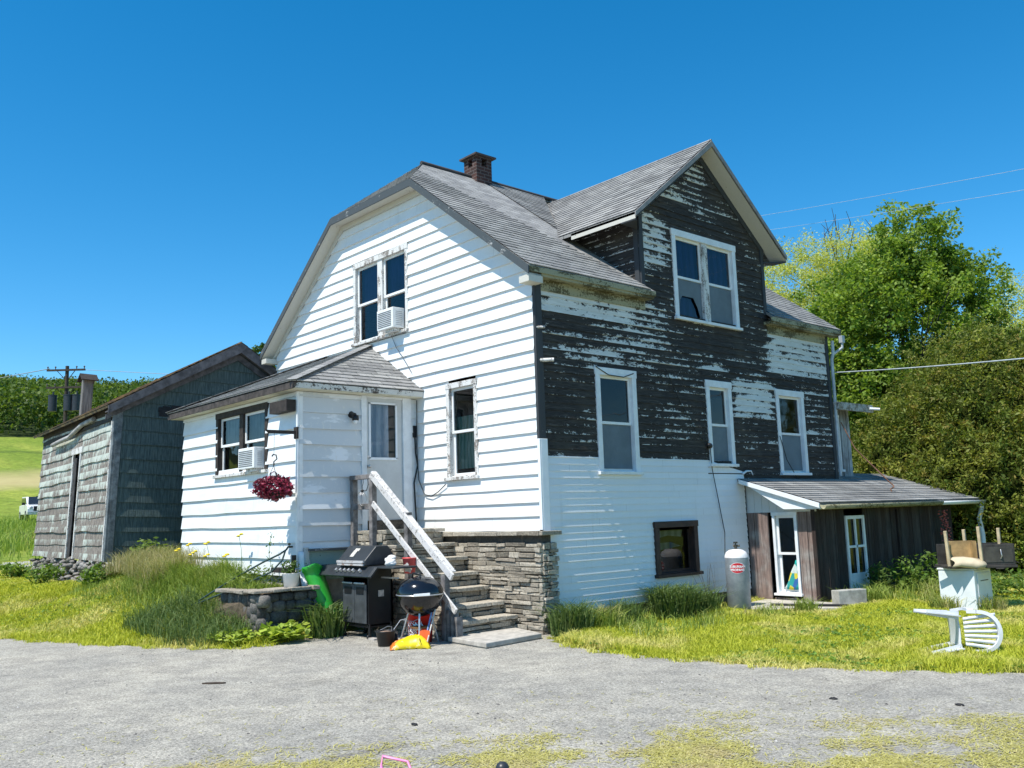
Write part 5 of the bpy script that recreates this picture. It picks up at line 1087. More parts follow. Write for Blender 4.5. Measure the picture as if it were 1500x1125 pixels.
g = G(); g.add([(-2.95, -2.95, .56), (-2.95, -2.2, .62), (-4.6, -2.2, .66), (-4.6, -2.9, .45), (-4.6, -3.4, .1), (-2.95, -3.0, .2)], [(0, 1, 2, 3), (0, 3, 4, 5)]); g.build('soil', plain('soil', (.09, .07, .045), .95, var=.4, scale=25), pl)
pot = thing('flower_pot', 'white pot with a leafy green plant on the planter cap stones', 'plant pot', (-2.88, -2.42, .67)); pc = V3(-2.88, -2.44, .665); g = G(); g.lathe(pc, [(0, 0), (.10, 0), (.125, .19), (.135, .2), (.12, .2), (.1, .03)], 22); g.build('pot', WHITEP, pot)
LEAFG = foliage('plant_leaf', (.07, .13, .03), (.13, .19, .05)); C = lobes_points([(*(pc+V3(0, 0, .28)), .15, .15, .13)], 60, .3); V, F = leaf_quads(clumps(C, np.full(60, .03), 5), .05, .45); npmesh('leaves', V, F, LEAFG, pot)

# ------------------------------------------------------------------ right yard
tkx, tky = .62, 3.76; tz0 = -.05
tk = thing('propane_tank', 'tall grey propane cylinder with a red oval label beside the white siding', 'propane tank', (tkx, tky, tz0)); rt_ = .19
GALV = NT('galvanised'); p = GALV.pos(); n1_ = GALV.noise(p, 6, 5, .7); c = GALV.mix(GALV.rng(n1_, .35, .7), (.27, .30, .33), (.37, .40, .43)); c = GALV.mix(GALV.rng(GALV.noise(p, 45, 3, .7), .66, .70), c, (.2, .17, .14)); GALV.set(Base_Color=c, Roughness=.5, Metallic=.25)
g = G(); g.lathe((tkx, tky, tz0), [(0, .04), (rt_*.8, .04), (rt_, .08), (rt_, .86)], 36); g.lathe((tkx, tky, tz0), [(rt_*.86, 0), (rt_*.86, .06), (rt_*.84, .06), (rt_*.84, 0)], 30); tb = g.build('cylinder', GALV.m, tk)
g = G(); g.lathe((tkx, tky, tz0), [(rt_+.001, .86), (rt_-.005, .90), (rt_*.85, .95), (rt_*.55, .985), (.0, 1.0)], 36); g.build('shoulder', plain('white_shoulder', (.74, .72, .72), .45, var=.1), tk)
g = G(); g.cyl((tkx, tky, tz0+1.0), (tkx, tky, tz0+1.06), .025); g.cyl((tkx-.05, tky-.0, tz0+1.05), (tkx+.05, tky+.04, tz0+1.05), .018); g.cyl((tkx, tky, tz0+1.06), (tkx, tky, tz0+1.10), .012); g.cyl((tkx, tky, tz0+1.09), (tkx, tky, tz0+1.115), .035); g.build('valve', plain('valve_dark', (.08, .075, .06), .45, .5), tk)
va = math.atan2(-9.064-tky, 9.655-tkx)
def disc(rx, ry, n=48, rings=6):
    me = bpy.data.meshes.new('label'); vs = [(0, 0, 0)]; fs = []
    for r in range(1, rings+1):
        for i in range(n): a = 2*math.pi*i/n; vs.append((rx*r/rings*math.cos(a), ry*r/rings*math.sin(a), 0))
    for i in range(n): fs.append((0, 1+i, 1+(i+1) % n))
    for r in range(rings-1):
        for i in range(n): a = 1+r*n; fs.append((a+i, a+n+i, a+n+(i+1) % n, a+(i+1) % n))
    me.from_pydata(vs, [], fs); return me
on_drum(disc(.128, .088), tkx, tky, rt_, tz0+.70, va+.05, tb, plain('label_white', (.75, .74, .74), .5), 'label', .002)
on_drum(disc(.119, .080), tkx, tky, rt_, tz0+.70, va+.05, tb, plain('label_red', (.55, .02, .03), .5), 'label', .004)
on_drum(flat_text('SUBURBAN', .052, 0, 0, .022), tkx, tky, rt_, tz0+.70, va+.05, tb, TRIMN, 'lettering', .006)
on_drum(flat_text('PROPANE', .050, 0, 0, -.030), tkx, tky, rt_, tz0+.70, va+.05, tb, TRIMN, 'lettering', .006)
t = thing('concrete_block', 'weathered concrete block standing in front of the lean-to door', 'block', (1.95, 4.95, 0)); g = G(); g.obox((1.93, 4.9, .14), unit(V3(.35, .94, 0)), unit(V3(.94, -.35, 0)), (0, 0, 1), .28, .09, .12); g.build('block', plain('old_concrete', (.36, .35, .31), .9, var=.3, scale=7), t, bevel=.012)
t = thing('concrete_pad', 'pale broken concrete pad at the foot of the lean-to', 'pad', (1.0, 4.6, 0)); g = G(); g.prism([(.5, 3.75, -.09), (1.35, 3.9, -.09), (2.2, 4.45, -.09), (2.15, 5.03, -.09), (1.3, 5.03, -.09), (.3, 5.0, -.09)], (0, 0, .12)); g.prism([(.95, 3.6, -.09), (1.25, 3.55, -.09), (1.4, 3.82, -.09), (1.0, 3.85, -.09)], (0, 0, .12)); g.build('pad', plain('pad_concrete', (.44, .41, .35), .95, var=.2, scale=5, bump=.3), t, bevel=.012)
t = thing('iron_pipe', 'dark pipe lying along the edge of the concrete pad', 'pipe', (1.5, 4.2, .03)); g = G(); g.tube([(1.05, 4.02, .055), (1.5, 4.2, .055), (2.1, 4.55, .05)], .02, 7); g.build('pipe', RUBBER, t)
# washing machine, overturned table, board, paper
APP = plain('appliance_white', (.74, .77, .77), .3, var=.05)
wm = thing('washing_machine', 'small white appliance standing in the grass under an overturned table', 'appliance', (3.62, 5.2, 0)); g = G(); g.box((3.38, 4.92, .02), (3.90, 5.52, .60)); wb = g.build('cabinet', APP, wm, bevel=.012); g = G(); g.box((3.37, 4.91, .603), (3.91, 5.53, .63)); g.build('lid', APP, wm, bevel=.008)
g = G(); g.box((3.902, 5.0, .06), (3.912, 5.46, .56)); dp = g.build('door_panel', APP, wm, bevel=.005); g = G(); g.box((3.912, 5.1, .44), (3.918, 5.36, .452)); g.build('handle_slot', GREYK, dp)
for x in (3.44, 3.84):
    for y in (4.98, 5.46): g = G(); g.cyl((x, y, -.03), (x, y, .03), .02); g.build('foot', RUBBER, wm)
ta = math.radians(42); tu, tv = V3(math.cos(ta), math.sin(ta), 0), V3(-math.sin(ta), math.cos(ta), 0); tc = V3(3.80, 5.25, .632)
tb_ = thing('overturned_table', 'dark wooden table turned upside down on the white appliance with its legs in the air', 'table', tc); PINE = plain('raw_pine', (.50, .40, .25), .75, var=.2, scale=9); DKW = plain('dark_stained_wood', (.045, .04, .034), .6, var=.4, scale=8)
g = G(); g.obox(tc+V3(0, 0, .02), tu, tv, (0, 0, 1), .48, .30, .018); g.build('table_top', DKW, tb_, bevel=.005)
g = G(); g.obox(tc+tu*.22-tv*.26+V3(0, 0, .19), tu, tv, (0, 0, 1), .235, .012, .15); g.obox(tc+tu*.46+V3(0, 0, .19), tu, tv, (0, 0, 1), .012, .26, .15); g.obox(tc+tu*.0+tv*.26+V3(0, 0, .19), tu, tv, (0, 0, 1), .45, .012, .15); ap = g.build('apron', DKW, tb_, bevel=.004)
g = G(); g.obox(tc+tu*.24-tv*.275+V3(0, 0, .19), tu, tv, (0, 0, 1), .19, .004, .11); dw_ = g.build('drawer_front', plain('drawer_wood', (.06, .055, .045), .55, var=.35), tb_); g = G(); g.tube([tc+tu*.26-tv*.28+V3(0, 0, .13), tc+tu*.27-tv*.31+V3(0, 0, .17), tc+tu*.265-tv*.30+V3(0, 0, .22), tc+tu*.27-tv*.28+V3(0, 0, .26)], .008, 6); g.build('handle', ALU, dw_)
for a, b, r in ((-.45, -.25, .55), (.0, -.27, .60), (-.02, .26, .55), (.45, .2, .56)): g = G(); g.beam(tc+tu*a+tv*b+V3(0, 0, .03), tc+tu*(a*1.02-.01)+tv*b+V3(0, 0, r), .042, .042, up=(1, 0, 0)); g.build('leg', PINE, tb_, bevel=.006)
t = thing('plywood_box', 'open pale plywood drawer standing between the legs of the overturned table', 'drawer', tc-tu*.2+V3(0, 0, .04)); g = G(); g.obox(tc-tu*.2+tv*.05+V3(0, 0, .22), tu, tv, (0, 0, 1), .17, .008, .17); g.obox(tc-tu*.38-tv*.05+V3(0, 0, .22), tu, tv, (0, 0, 1), .008, .1, .17); g.obox(tc-tu*.02-tv*.05+V3(0, 0, .22), tu, tv, (0, 0, 1), .008, .1, .17); g.build('box_board', plain('plywood', (.42, .28, .12), .7, var=.35, scale=4), t)
t = thing('curled_paper', 'sheet of tan wrapping paper curling over the edge of the overturned table', 'paper', tc-tu*.25-tv*.3); g = G(); vs = []
for k in range(9):
    s = k/8; f_ = -.30-.10*math.sin(s*2.6); z = .17*(1-s)**.8-.02+.03*s
    for u in range(5): q = u/4; vs.append(tc+tu*(-.46+.44*q+.05*math.sin(s*3))+tv*(f_+.1*(1-s))+V3(0, 0, z+.02*math.sin(q*4+s)))
g.add(vs, [(k*5+u, k*5+u+1, (k+1)*5+u+1, (k+1)*5+u) for k in range(8) for u in range(4)], True); g.build('paper', plain('tan_paper', (.56, .47, .32), .8, var=.12), t, solid=.004)
t = thing('cardboard_scraps', 'dark broken boards sticking out under the overturned table', 'boards', tc+tu*.3); g = G(); g.beam(tc-tu*.62-tv*.1+V3(0, 0, .03), tc-tu*.1-tv*.34+V3(0, 0, -.0), .06, .012); g.beam(tc+tu*.2-tv*.36+V3(0, 0, -.005), tc+tu*.56+tv*.1+V3(0, 0, .0), .1, .01); g.tube([tc+tu*.4+V3(0, 0, .1), tc+tu*.62+V3(0, 0, .05)], .006, 5); g.tube([tc+tu*.45+V3(0, 0, .3), tc+tu*.65+V3(0, 0, .24)], .004, 5); g.build('scrap', DKW, t)
# plastic chair lying on its side
ch = thing('plastic_chair', 'white plastic garden chair lying on its side in the grass', 'chair', (4.7, 2.2, .05))
WP = plain('chair_white', (.66, .67, .68), .38, var=.08)
ux = unit(V3(.72, .69, .0)); lz = unit(V3(-.05, .05, 1)); fw = unit(np.cross(lz, ux)); co_ = V3(5.06, 1.45, .19)
cp3 = lambda l, f_, u: co_+(lz*l+fw*f_+ux*u)*.78            # chair frame: l sideways, f forward, u up the chair
def sheet(g, fn, n, m, th):
    vs = [fn(i/n, j/m) for i in range(n+1) for j in range(m+1)]; g.add(vs, [(i*(m+1)+j, (i+1)*(m+1)+j, (i+1)*(m+1)+j+1, i*(m+1)+j+1) for i in range(n) for j in range(m)], True)
g = G(); sheet(g, lambda a, b: cp3((a-.5)*.46, -.22+.46*b, .02*math.cos((a-.5)*3)-.03*(1-b)), 8, 8, .01); g.build('seat', WP, ch, solid=.014)
for k in range(7):
    g = G(); l = (k-3)*.056; sheet(g, lambda a, b, l=l: cp3(l*(1+.35*a)+(b-.5)*.046, -.24-.10*a, .04+.40*a), 6, 1, .01); g.build('back_slat', WP, ch, solid=.012)
g = G(); arc = []
for k in range(25):
    a = math.pi*k/24; arc.append(cp3(.27*math.cos(a), -.25-.10*math.sin(a)**.5 if 0 < k < 24 else -.2, .14+.33*math.sin(a)**.7 if 0 < k < 24 else .14))
for k in range(24):
    d = arc[k+1]-arc[k]; g.beam(arc[k]-d*.06, arc[k+1]+d*.06, .038, .06, up=fw)
g.build('back_rim', WP, ch)
for sg in (-1, 1):
    g = G(); pts = [cp3(sg*.27, -.24, .16), cp3(sg*.29, -.1, .20), cp3(sg*.30, .08, .21), cp3(sg*.29, .20, .18), cp3(sg*.27, .23, .05)]
    for k in range(4): g.beam(pts[k], pts[k+1], .065, .03, up=lz)
    g.build('armrest', WP, ch)
    for fq, e in ((.21, .24), (-.22, -.30)):
        g = G(); a_, b_ = cp3(sg*.22, fq, .0), cp3(sg*.28, e, -.45); d = b_-a_; s1 = unit(np.cross(d, fw)); 
        for (w1, w2, n_, off) in ((.12, .055, fw, 0), (.09, .04, s1, .0)): g.prism([a_-n_*w1/2, a_+n_*w1/2, b_+n_*w2/2, b_-n_*w2/2], (s1 if n_ is fw else fw)*.012)
        g.build('leg', WP, ch)
# pink toy and black ball at the lower edge
t = thing('toy_pushcart', 'pink metal handle of a toy push cart at the bottom edge of the driveway', 'toy', (5.2, -5.92, GZ)); PINK = plain('pink_paint', (.75, .22, .42), .35, var=.06); g = G(); q0, q1, q2 = V3(4.94, -5.99, .18), V3(4.86, -5.93, .215), V3(4.99, -5.84, .19)
g.tube([q0+V3(.16, -.02, -.16), q0, q1, q2, q2+V3(.16, -.02, -.15)], .0085, 8); g.build('handle', PINK, t); g = G(); g.box((5.1, -6.05, -.01), (5.32, -5.8, .03)); g.build('tray', PINK, t)
for x, y in ((5.14, -6.06), (5.14, -5.79), (5.29, -6.06), (5.29, -5.79)): g = G(); g.cyl((x, y-.012, GZ+.04), (x, y+.012, GZ+.04), .04, n=14); g.build('wheel', RUBBER, t)
t = thing('black_ball', 'small black ball lying at the bottom edge of the driveway', 'ball', (4.93, -5.07, GZ)); g = G(); g.ball((4.93, -5.06, GZ+.045), .046, .046, .046, 18, 10); g.build('ball', GREYK, t)
t = thing('leaf_debris', 'dark flattened scrap of bark lying on the grey driveway', 'debris', (.06, -4.89, GZ)); g = G(); g.prism([(-.04, -4.97, GZ+.008), (.03, -4.93, GZ+.008), (.13, -4.82, GZ+.008), (.13, -4.78, GZ+.008), (.03, -4.84, GZ+.008), (-.03, -4.93, GZ+.008)], (0, 0, .012)); g.build('scrap', plain('bark_scrap', (.07, .05, .035), .9, var=.4), t)
for lb, (x, y) in (('small dark pebble on the driveway in front of the green lawn', (5.3, -1.6)), ('tiny dark chip lying near the middle of the driveway', (3.3, -4.6)), ('small dark twig lying on the driveway at the right', (6.2, -1.2))): t = thing('debris_chip', lb, 'debris', (x, y, GZ), 'dark bits on the driveway'); g = G(); g.ball((x, y, GZ+.012), .04, .025, .012, 8, 5, .2); g.build('chip', RUBBER, t)

# ------------------------------------------------------------------ vegetation
def scatter(n, x0, x1, y0, y1): return RNG.uniform(x0, x1, n), RNG.uniform(y0, y1, n)
def free(x, y):
    """not on the driveway nor inside a building"""
    b = ~inpoly(x, y, POLY)
    for (a0, a1, c0, c1) in ((-8.2, .0, .0, 8.4), (-7.55, -3.0, -2.24, 0), (-.1, 1.36, 5.0, 10.3), (-15.9, -9.0, -3.2, 1.6), (-3.2, -2.7, -3.05, -2.0), (-3.1, .75, -1.8, 0), (.55, 2.15, 3.95, 5.05), (.15, 1.1, 3.3, 4.1)): b &= ~((x > a0) & (x < a1) & (y > c0) & (y < c1))
    return b
LAWN = grass_mat('lawn_blades', (.36, .41, .03), (.60, .60, .07), (.74, .66, .24), .8, (.46, .64))
TALL = grass_mat('tall_grass_blades', (.15, .23, .03), (.33, .40, .08), (.50, .42, .2), 1.1, (.5, .7)); DKG = grass_mat('dark_grass_blades', (.07, .13, .035), (.17, .23, .07), (.32, .28, .13), 2, (.6, .8))
P_ = []
for (n, bx_) in ((300000, (-17, -2.2, -8.6, 1)), (330000, (.0, 10, -.85, 9)), (90000, (1.3, 14, 6, 22)), (60000, (-24, -9, -8, 2))):
    x, y = scatter(n, *bx_); D = np.hypot(x-CAM[0], y-CAM[1]); k = free(x, y) & (RNG.uniform(0, 1, n) < np.clip((15/D)**1.5, .12, 1)); P_.append(np.stack([x[k], y[k], H(x[k], y[k])-.005], 1))
P = np.concatenate(P_); D = np.hypot(P[:, 0]-CAM[0], P[:, 1]-CAM[1])
bare = np.sin(P[:, 0]*2.9+np.sin(P[:, 1]*1.7)*2)*np.sin(P[:, 1]*3.3+np.sin(P[:, 0]*2.2)*2)+.5*np.sin(P[:, 0]*7+P[:, 1]*6); kk = RNG.uniform(0, 1, len(P)) > np.clip((bare-.75)*1.6, 0, .85); P = P[kk]; D = D[kk]
patch = .5+.5*np.sin(P[:, 0]*1.7+np.sin(P[:, 1]*2.1)*1.3)*np.cos(P[:, 1]*1.9+P[:, 0]*.6)
ed = sdist(P[:, 0], P[:, 1], EDGE_L+EDGE_R)
V, F = blades(P, (.045+.05*patch)*np.where(ed < .25, 1.35, 1), .0045*np.clip(D/11, 1, 2.5), .7, .4, .4)
tag(npmesh('lawn_grass', V, F, LAWN), 'short yellow-green mown lawn grass on both sides of the house', 'grass', kind='stuff')
kq = RNG.uniform(0, 1, len(P)) < .06; kq &= (np.sin(P[:, 0]*1.9+P[:, 1]*.8)+np.sin(P[:, 1]*2.7-P[:, 0]) > .1); Q = P[kq]+np.stack([0*P[kq, 0], 0*P[kq, 0], RNG.uniform(.02, .06, kq.sum())], 1)
V, F = leaf_quads(clumps(Q, np.full(len(Q), .03), 3, .3), .04, .75, .9); tag(npmesh('clover', V, F, foliage('clover_leaf', (.12, .22, .04), (.22, .34, .07), scale=2)), 'clover and small broad leaves mixed into the lawn', 'clover', kind='stuff')
# grass that creeps over the edge of the driveway
E_ = np.array(EDGE_L[1:10]+EDGE_R[2:11]); pts = []
for a, b in list(zip(EDGE_L[1:9], EDGE_L[2:10]))+list(zip(EDGE_R[1:10], EDGE_R[2:11])):
    a, b = np.array(a), np.array(b); L = np.linalg.norm(b-a); n = int(L*420); t = RNG.uniform(0, 1, (n, 1)); nrm_ = np.array((-(b-a)[1], (b-a)[0]))/L
    wob = .07*np.sin(t*L*5+a[0])+.06*np.sin(t*L*13+a[1]*3); q = a+(b-a)*t+nrm_*(wob+np.abs(RNG.normal(size=(n, 1)))*-.06); pts.append(q)
q = np.concatenate(pts); P = np.stack([q[:, 0], q[:, 1], np.full(len(q), GZ)], 1); V, F = blades(P, .05, .005, 1.0, .5, .4); tag(npmesh('edge_grass', V, F, LAWN), 'ragged grass creeping over the edge of the driveway', 'grass', kind='stuff')
# loose stones on the driveway
n = 5200; az_ = math.atan2(fwd[1], fwd[0])+RNG.uniform(-.75, .75, n); D = RNG.uniform(4.6, 15, n); x = CAM[0]+D*np.cos(az_); y = CAM[1]+D*np.sin(az_); e_ = sdist(x, y, EDGE_L+EDGE_R); k = inpoly(x, y, POLY) & (RNG.uniform(0, 1, n) < .3+.7*np.exp(-e_/.3)); c = np.stack([x[k], y[k], np.full(k.sum(), GZ+.006)], 1)
oct_ = np.array([(1, 0, .1), (.2, .9, 0), (-1, .1, .1), (-.1, -1, 0), (.1, 0, .8)]); rr = RNG.uniform(.005, .017, (len(c), 1, 1)); ro = RNG.uniform(0, 6.28, len(c)); rm = np.stack([np.stack([np.cos(ro), -np.sin(ro), 0*ro], 1), np.stack([np.sin(ro), np.cos(ro), 0*ro], 1), np.stack([0*ro, 0*ro, 1+0*ro], 1)], 1)
V = (c[:, None]+np.einsum('nij,kj->nki', rm, oct_)*rr).reshape(-1, 3); F = (np.arange(len(c))[:, None, None]*5+np.array([(0, 1, 4), (1, 2, 4), (2, 3, 4), (3, 0, 4)])).reshape(-1, 3)
tag(npmesh('gravel', V, F, stone_mat('loose_stone', (.10, .095, .09), (.45, .43, .4), (.3, .28, .26))), 'loose stones scattered on the driveway and along its edge', 'gravel', kind='stuff')
# yellow clippings on the driveway
n = 380000; a0 = math.atan2(fwd[1], fwd[0]); az_ = a0+RNG.uniform(-.62, .62, n); D = RNG.uniform(5.2, 9.0, n); x = CAM[0]+D*np.cos(az_); y = CAM[1]+D*np.sin(az_); cross = np.sin(az_-a0)*-1
r1 = np.sin(x*2.1+1.2*np.sin(y*1.3)+.5)*np.cos(y*2.4+x*.7)+.55*np.sin(x*4.7+y*3.1)+.4*np.sin(x*9.1-y*7.3)+.25*np.sin(x*17+y*13)
# drifts left by the mower: broad band close to the camera, thinner streaks further out
wB = np.exp(-((D-6.7)/.62)**2)*(.80+.6*np.clip(cross*2+.3, 0, 1.2))+.6*np.exp(-((D-(7.75+.5*cross))/.4)**2)*np.clip(cross*2.6-.3, 0, 1)
pr = np.clip(wB*(r1*.5+.5)-.12, 0, .85)*RNG.uniform(.3, 1.25, n)+.018*wB+.004; k = (RNG.uniform(0, 1, n) < pr) & inpoly(x, y, POLY)
P = np.stack([x[k], y[k], np.full(k.sum(), GZ+.012)], 1); m_ = len(P); a = RNG.uniform(0, 6.28, m_); d = np.stack([np.cos(a), np.sin(a), RNG.uniform(-.15, .3, m_)], 1); s = np.stack([-np.sin(a), np.cos(a), 0*a], 1); L_ = RNG.uniform(.012, .035, (m_, 1)); w_ = RNG.uniform(.0018, .004, (m_, 1))
V = np.stack([P-d*L_-s*w_, P+d*L_-s*w_, P+d*L_+s*w_, P-d*L_+s*w_], 1).reshape(-1, 3); tag(npmesh('grass_clippings', V, np.arange(m_*4).reshape(-1, 4), grass_mat('clippings', (.46, .43, .11), (.62, .57, .24), (.56, .48, .25), 2)), 'drifts of yellow grass clippings on the grey driveway', 'clippings', kind='stuff')

def clump(name, label, cat, x, y, r, n, h, wd, mat, lean=.5, group=None, z=None, hv=.35, bend=.5):
    a = RNG.uniform(0, 6.28, n); rr = r*RNG.uniform(0, 1, n)**.6; px, py = x+rr*np.cos(a), y+rr*np.sin(a); zz = H(px, py)-.02 if z is None else np.full(n, z)
    V, F = blades(np.stack([px, py, zz], 1), h, wd, lean, hv, bend); return tag(npmesh(name, V, F, mat), label, cat, group)
# tall grass bank in front of the porch
x, y = scatter(26000, -9.4, -2.95, -3.9, -2.25); dd = np.clip((y+3.75)/1.0, 0, 1); k = free(x, y) & (RNG.uniform(0, 1, len(x)) < .15+.85*dd)
P = np.stack([x[k], y[k], np.maximum(H(x[k], y[k]), np.where((x[k] > -4.6) & (y[k] > -2.95), .55, -9))-.02], 1); hh = (.16+.30*dd[k])*(.8+.5*np.sin(P[:, 0]*2.3+1)*np.cos(P[:, 1]*3)); hh *= np.where(P[:, 0] > -4.4, .62, 1)*np.where(P[:, 0] < -6.3, 1.05, .9)
V, F = blades(P, hh, .006, .55, .35, .45); tag(npmesh('tall_grass', V, F, TALL), 'unmown tall grass on the bank in front of the porch', 'grass', kind='stuff')
x, y = scatter(2600, -9.0, -6.4, -3.3, -2.3); k = free(x, y); P = np.stack([x[k], y[k], H(x[k], y[k])+.2], 1); V, F = blades(P, .38, .004, .45, .3, .5); tag(npmesh('seed_grass', V, F, grass_mat('seed_heads', (.30, .30, .09), (.46, .40, .2), (.5, .42, .25), 2)), 'brownish seeding grass between the shed and the porch', 'grass', kind='stuff')
x, y = scatter(2500, -5.2, -2.7, -4.1, -3.0); k = free(x, y); P = np.stack([x[k], y[k], H(x[k], y[k])], 1); V, F = blades(P, .30, .006, .7, .4, .6); tag(npmesh('bank_weeds', V, F, DKG), 'dark weedy grass at the left end of the stone planter', 'grass', kind='stuff')
# broad leaved weeds
BROAD = foliage('broad_leaf', (.09, .17, .03), (.2, .28, .06), scale=3); LIME = foliage('lime_leaf', (.25, .36, .05), (.40, .48, .09), scale=3)
def leafy(name, label, cat, x, y, r, h, n, size, mat, z=None, aspect=.5, group=None, up=.5, flat=1.):
    z0 = float(H(x, y)) if z is None else z; t = thing(name, label, cat, (x, y, z0), group); g = G()
    for k in range(6): a = k*1.05; g.tube([(x, y, z0), (x+r*.5*math.cos(a), y+r*.5*math.sin(a), z0+h*.5), (x+r*.8*math.cos(a), y+r*.8*math.sin(a), z0+h*.85)], .008, 5, .003)
    g.build('stem', BROAD, t); C = lobes_points([(x, y, z0+h*.55, r, r, h*.5*flat)], n, .35); C[:, 2] = np.maximum(C[:, 2], z0+.02); V, F = leaf_quads(C, size, aspect, up); npmesh('leaves', V, F, mat, t); return t
for lb, x, y, r, h in (('leafy dark green weed at the foot of the shed corner board', -8.7, -3.35, .38, .5), ('broad leaved weed beside the rubble under the shed door', -11.2, -3.65, .4, .42), ('leafy bush between the shed gable end and the tall grass', -8.35, -2.5, .42, .75), ('low weed below the far end of the shed side wall', -14.6, -3.4, .35, .35)): leafy('weed', lb, 'weed', x, y, r, h, 420, .10, BROAD, group='weeds along the shed')
leafy('round_leaf_plant', 'lime green round leaved plant at the foot of the stone planter', 'plant', -2.5, -2.75, .42, .26, 260, .12, LIME, aspect=.95, up=.9); leafy('round_leaf_plant', 'low green ground plant spreading from the planter to the driveway edge', 'plant', -2.75, -3.35, .4, .16, 320, .08, LIME, aspect=.8, up=.9)
leafy('planter_weed', 'bushy green plant growing in the planter soil beside the hose', 'plant', -3.75, -2.6, .45, .38, 420, .07, foliage('planter_leaf', (.09, .15, .03), (.2, .25, .06)), z=.58, aspect=.4)
clump('lily_clump', 'clump of long strap leaves between the stone planter and the gas grill', 'plant', -2.42, -2.12, .22, 260, .62, .014, grass_mat('lily_leaf', (.06, .12, .03), (.18, .25, .07), (.25, .28, .12), 3), .75, bend=.8)
t = None; YF = plain('yellow_petal', (.80, .60, .02), .6)
for k, (lb, x, y, h) in enumerate((('tallest yellow daisy standing alone against the porch boards', -4.55, -2.42, 1.18), ('short yellow daisy nearest the left porch corner', -6.9, -2.55, .66), ('yellow daisy leaning left in front of the lowest porch board', -6.45, -2.5, .78), ('pair of yellow daisies in the middle of the daisy row', -6.05, -2.6, .62), ('yellow daisy right of the daisy pair', -5.75, -2.45, .82), ('low yellow daisy at the right of the daisy row', -5.4, -2.6, .66), ('faint yellow daisy near the hose end', -4.9, -2.5, .72))):
    z = float(H(x, y)); t = thing('daisy', lb, 'flower', (x, y, z), 'yellow daisies by the porch'); hx = random.uniform(-.08, .08); g = G(); g.tube([(x, y, z), (x+hx*.4, y-.02, z+h*.6), (x+hx, y-.05, z+h*.78)], .004, 5); g.build('stem', BROAD, t); g = G()
    for q in range(3 if k == 3 else 2): c = V3(x+hx+.07*(q-.5), y-.05+.02*q, z+h*.78+.03*q); g.ball(c, .035, .035, .016, 9, 5, .25)
    g.build('flower_head', YF, t)
t = thing('vine_sprig', 'thin pale vine sprig climbing in front of the porch wall above the planter', 'vine', (-3.55, -2.45, .6)); g = G(); pv = [V3(-3.55+.05*math.sin(k*1.3), -2.42+.02*math.cos(k), .6+.17*k) for k in range(6)]; g.tube(pv, .004, 5); g.build('stem', BROAD, t); C = np.array([pv[random.randrange(6)]+np.array((random.uniform(-.08, .08), random.uniform(-.04, .04), random.uniform(-.09, .09))) for _ in range(60)]); V, F = leaf_quads(C, .045, .5); npmesh('leaves', V, F, LEAFG, t)
# right side
clump('tall_grass_clump', 'tall dark grass clump at the foot of the stone pier', 'grass clump', .42, .08, .28, 600, .46, .008, DKG, .6, 'grass clumps along the vinyl siding'); clump('tall_grass_clump', 'straw coloured grass clump beside the pier clump', 'grass clump', .5, .65, .26, 420, .34, .007, TALL, .6, 'grass clumps along the vinyl siding'); clump('tall_grass_clump', 'thin grass clump between the pier and the brown window', 'grass clump', .3, 1.35, .26, 380, .36, .007, DKG, .6, 'grass clumps along the vinyl siding')
clump('tall_grass_clump', 'big dark grass clump in front of the brown basement window', 'grass clump', .42, 2.35, .36, 1100, .60, .010, DKG, .6, 'grass clumps along the vinyl siding', bend=.7); clump('tall_grass_clump', 'grass clump right of the brown basement window', 'grass clump', .40, 3.0, .3, 500, .44, .008, DKG, .6, 'grass clumps along the vinyl siding')
for k in range(2):
    x, y = scatter(2600, .1, 1.9, .2, 4.0) if k == 0 else scatter(3000, 1.45, 3.2, 5.2, 9.5); kk = free(x, y) & (RNG.uniform(0, 1, len(x)) < (.6+.4*np.sin(x*5+y*4))); P = np.stack([x[kk], y[kk], H(x[kk], y[kk])], 1); V, F = blades(P, .17 if k == 0 else .26, .006, .7, .5, .5); tag(npmesh('rough_grass', V, F, TALL), ('longer rough grass along the foot of the vinyl siding', 'longer rough grass in front of the dark lean-to wall')[k], 'grass', kind='stuff')
for lb, x, y, r, h, mt in (('dark leafy weed under the lean-to eave near the door', 1.75, 7.2, .4, .62, BROAD), ('tall leafy weed in the middle of the dark lean-to wall', 1.8, 8.1, .42, .72, BROAD), ('bushy weed at the far end of the lean-to wall', 1.9, 9.2, .5, .7, BROAD), ('pale weed growing against the lean-to door', 1.62, 6.5, .22, .55, LEAFG), ('green bush beyond the downspout behind the overturned table', 2.6, 11.6, .7, .9, LIME), ('green weeds right of the white appliance', 3.7, 7.4, .6, .5, BROAD), ('dark low bush behind the white appliance', 3.4, 6.6, .45, .42, BROAD)): leafy('weed', lb, 'weed', x, y, r, h, 360, .085, mt, group='weeds along the lean-to')
for lb, x, y in (('tuft of long grass at the front of the white appliance', 3.5, 4.78), ('tuft of long grass at the right corner of the white appliance', 4.05, 5.1), ('tuft of grass beside the concrete block', 2.1, 5.35), ('tuft of grass in front of the concrete pad', 1.7, 3.95)): clump('grass_tuft', lb, 'grass tuft', x, y, .2, 200, .26, .007, TALL, .7, 'long grass tufts in the right yard')
t = thing('dead_twigs', 'bare grey twigs standing between the brown window and the propane tank', 'twigs', (.25, 3.5, 0)); g = G()
for k in range(14): b_ = V3(.3+random.uniform(-.08, .1), 3.42+random.uniform(-.1, .1), 0); e_ = b_+V3(random.uniform(-.1, .2), random.uniform(-.3, .25), random.uniform(.35, .75)); g.tube([b_, (b_+e_)/2+V3(0, .03, .02), e_], .005, 4, .002)
g.build('twig', plain('twig_grey', (.12, .10, .085), .9), t)
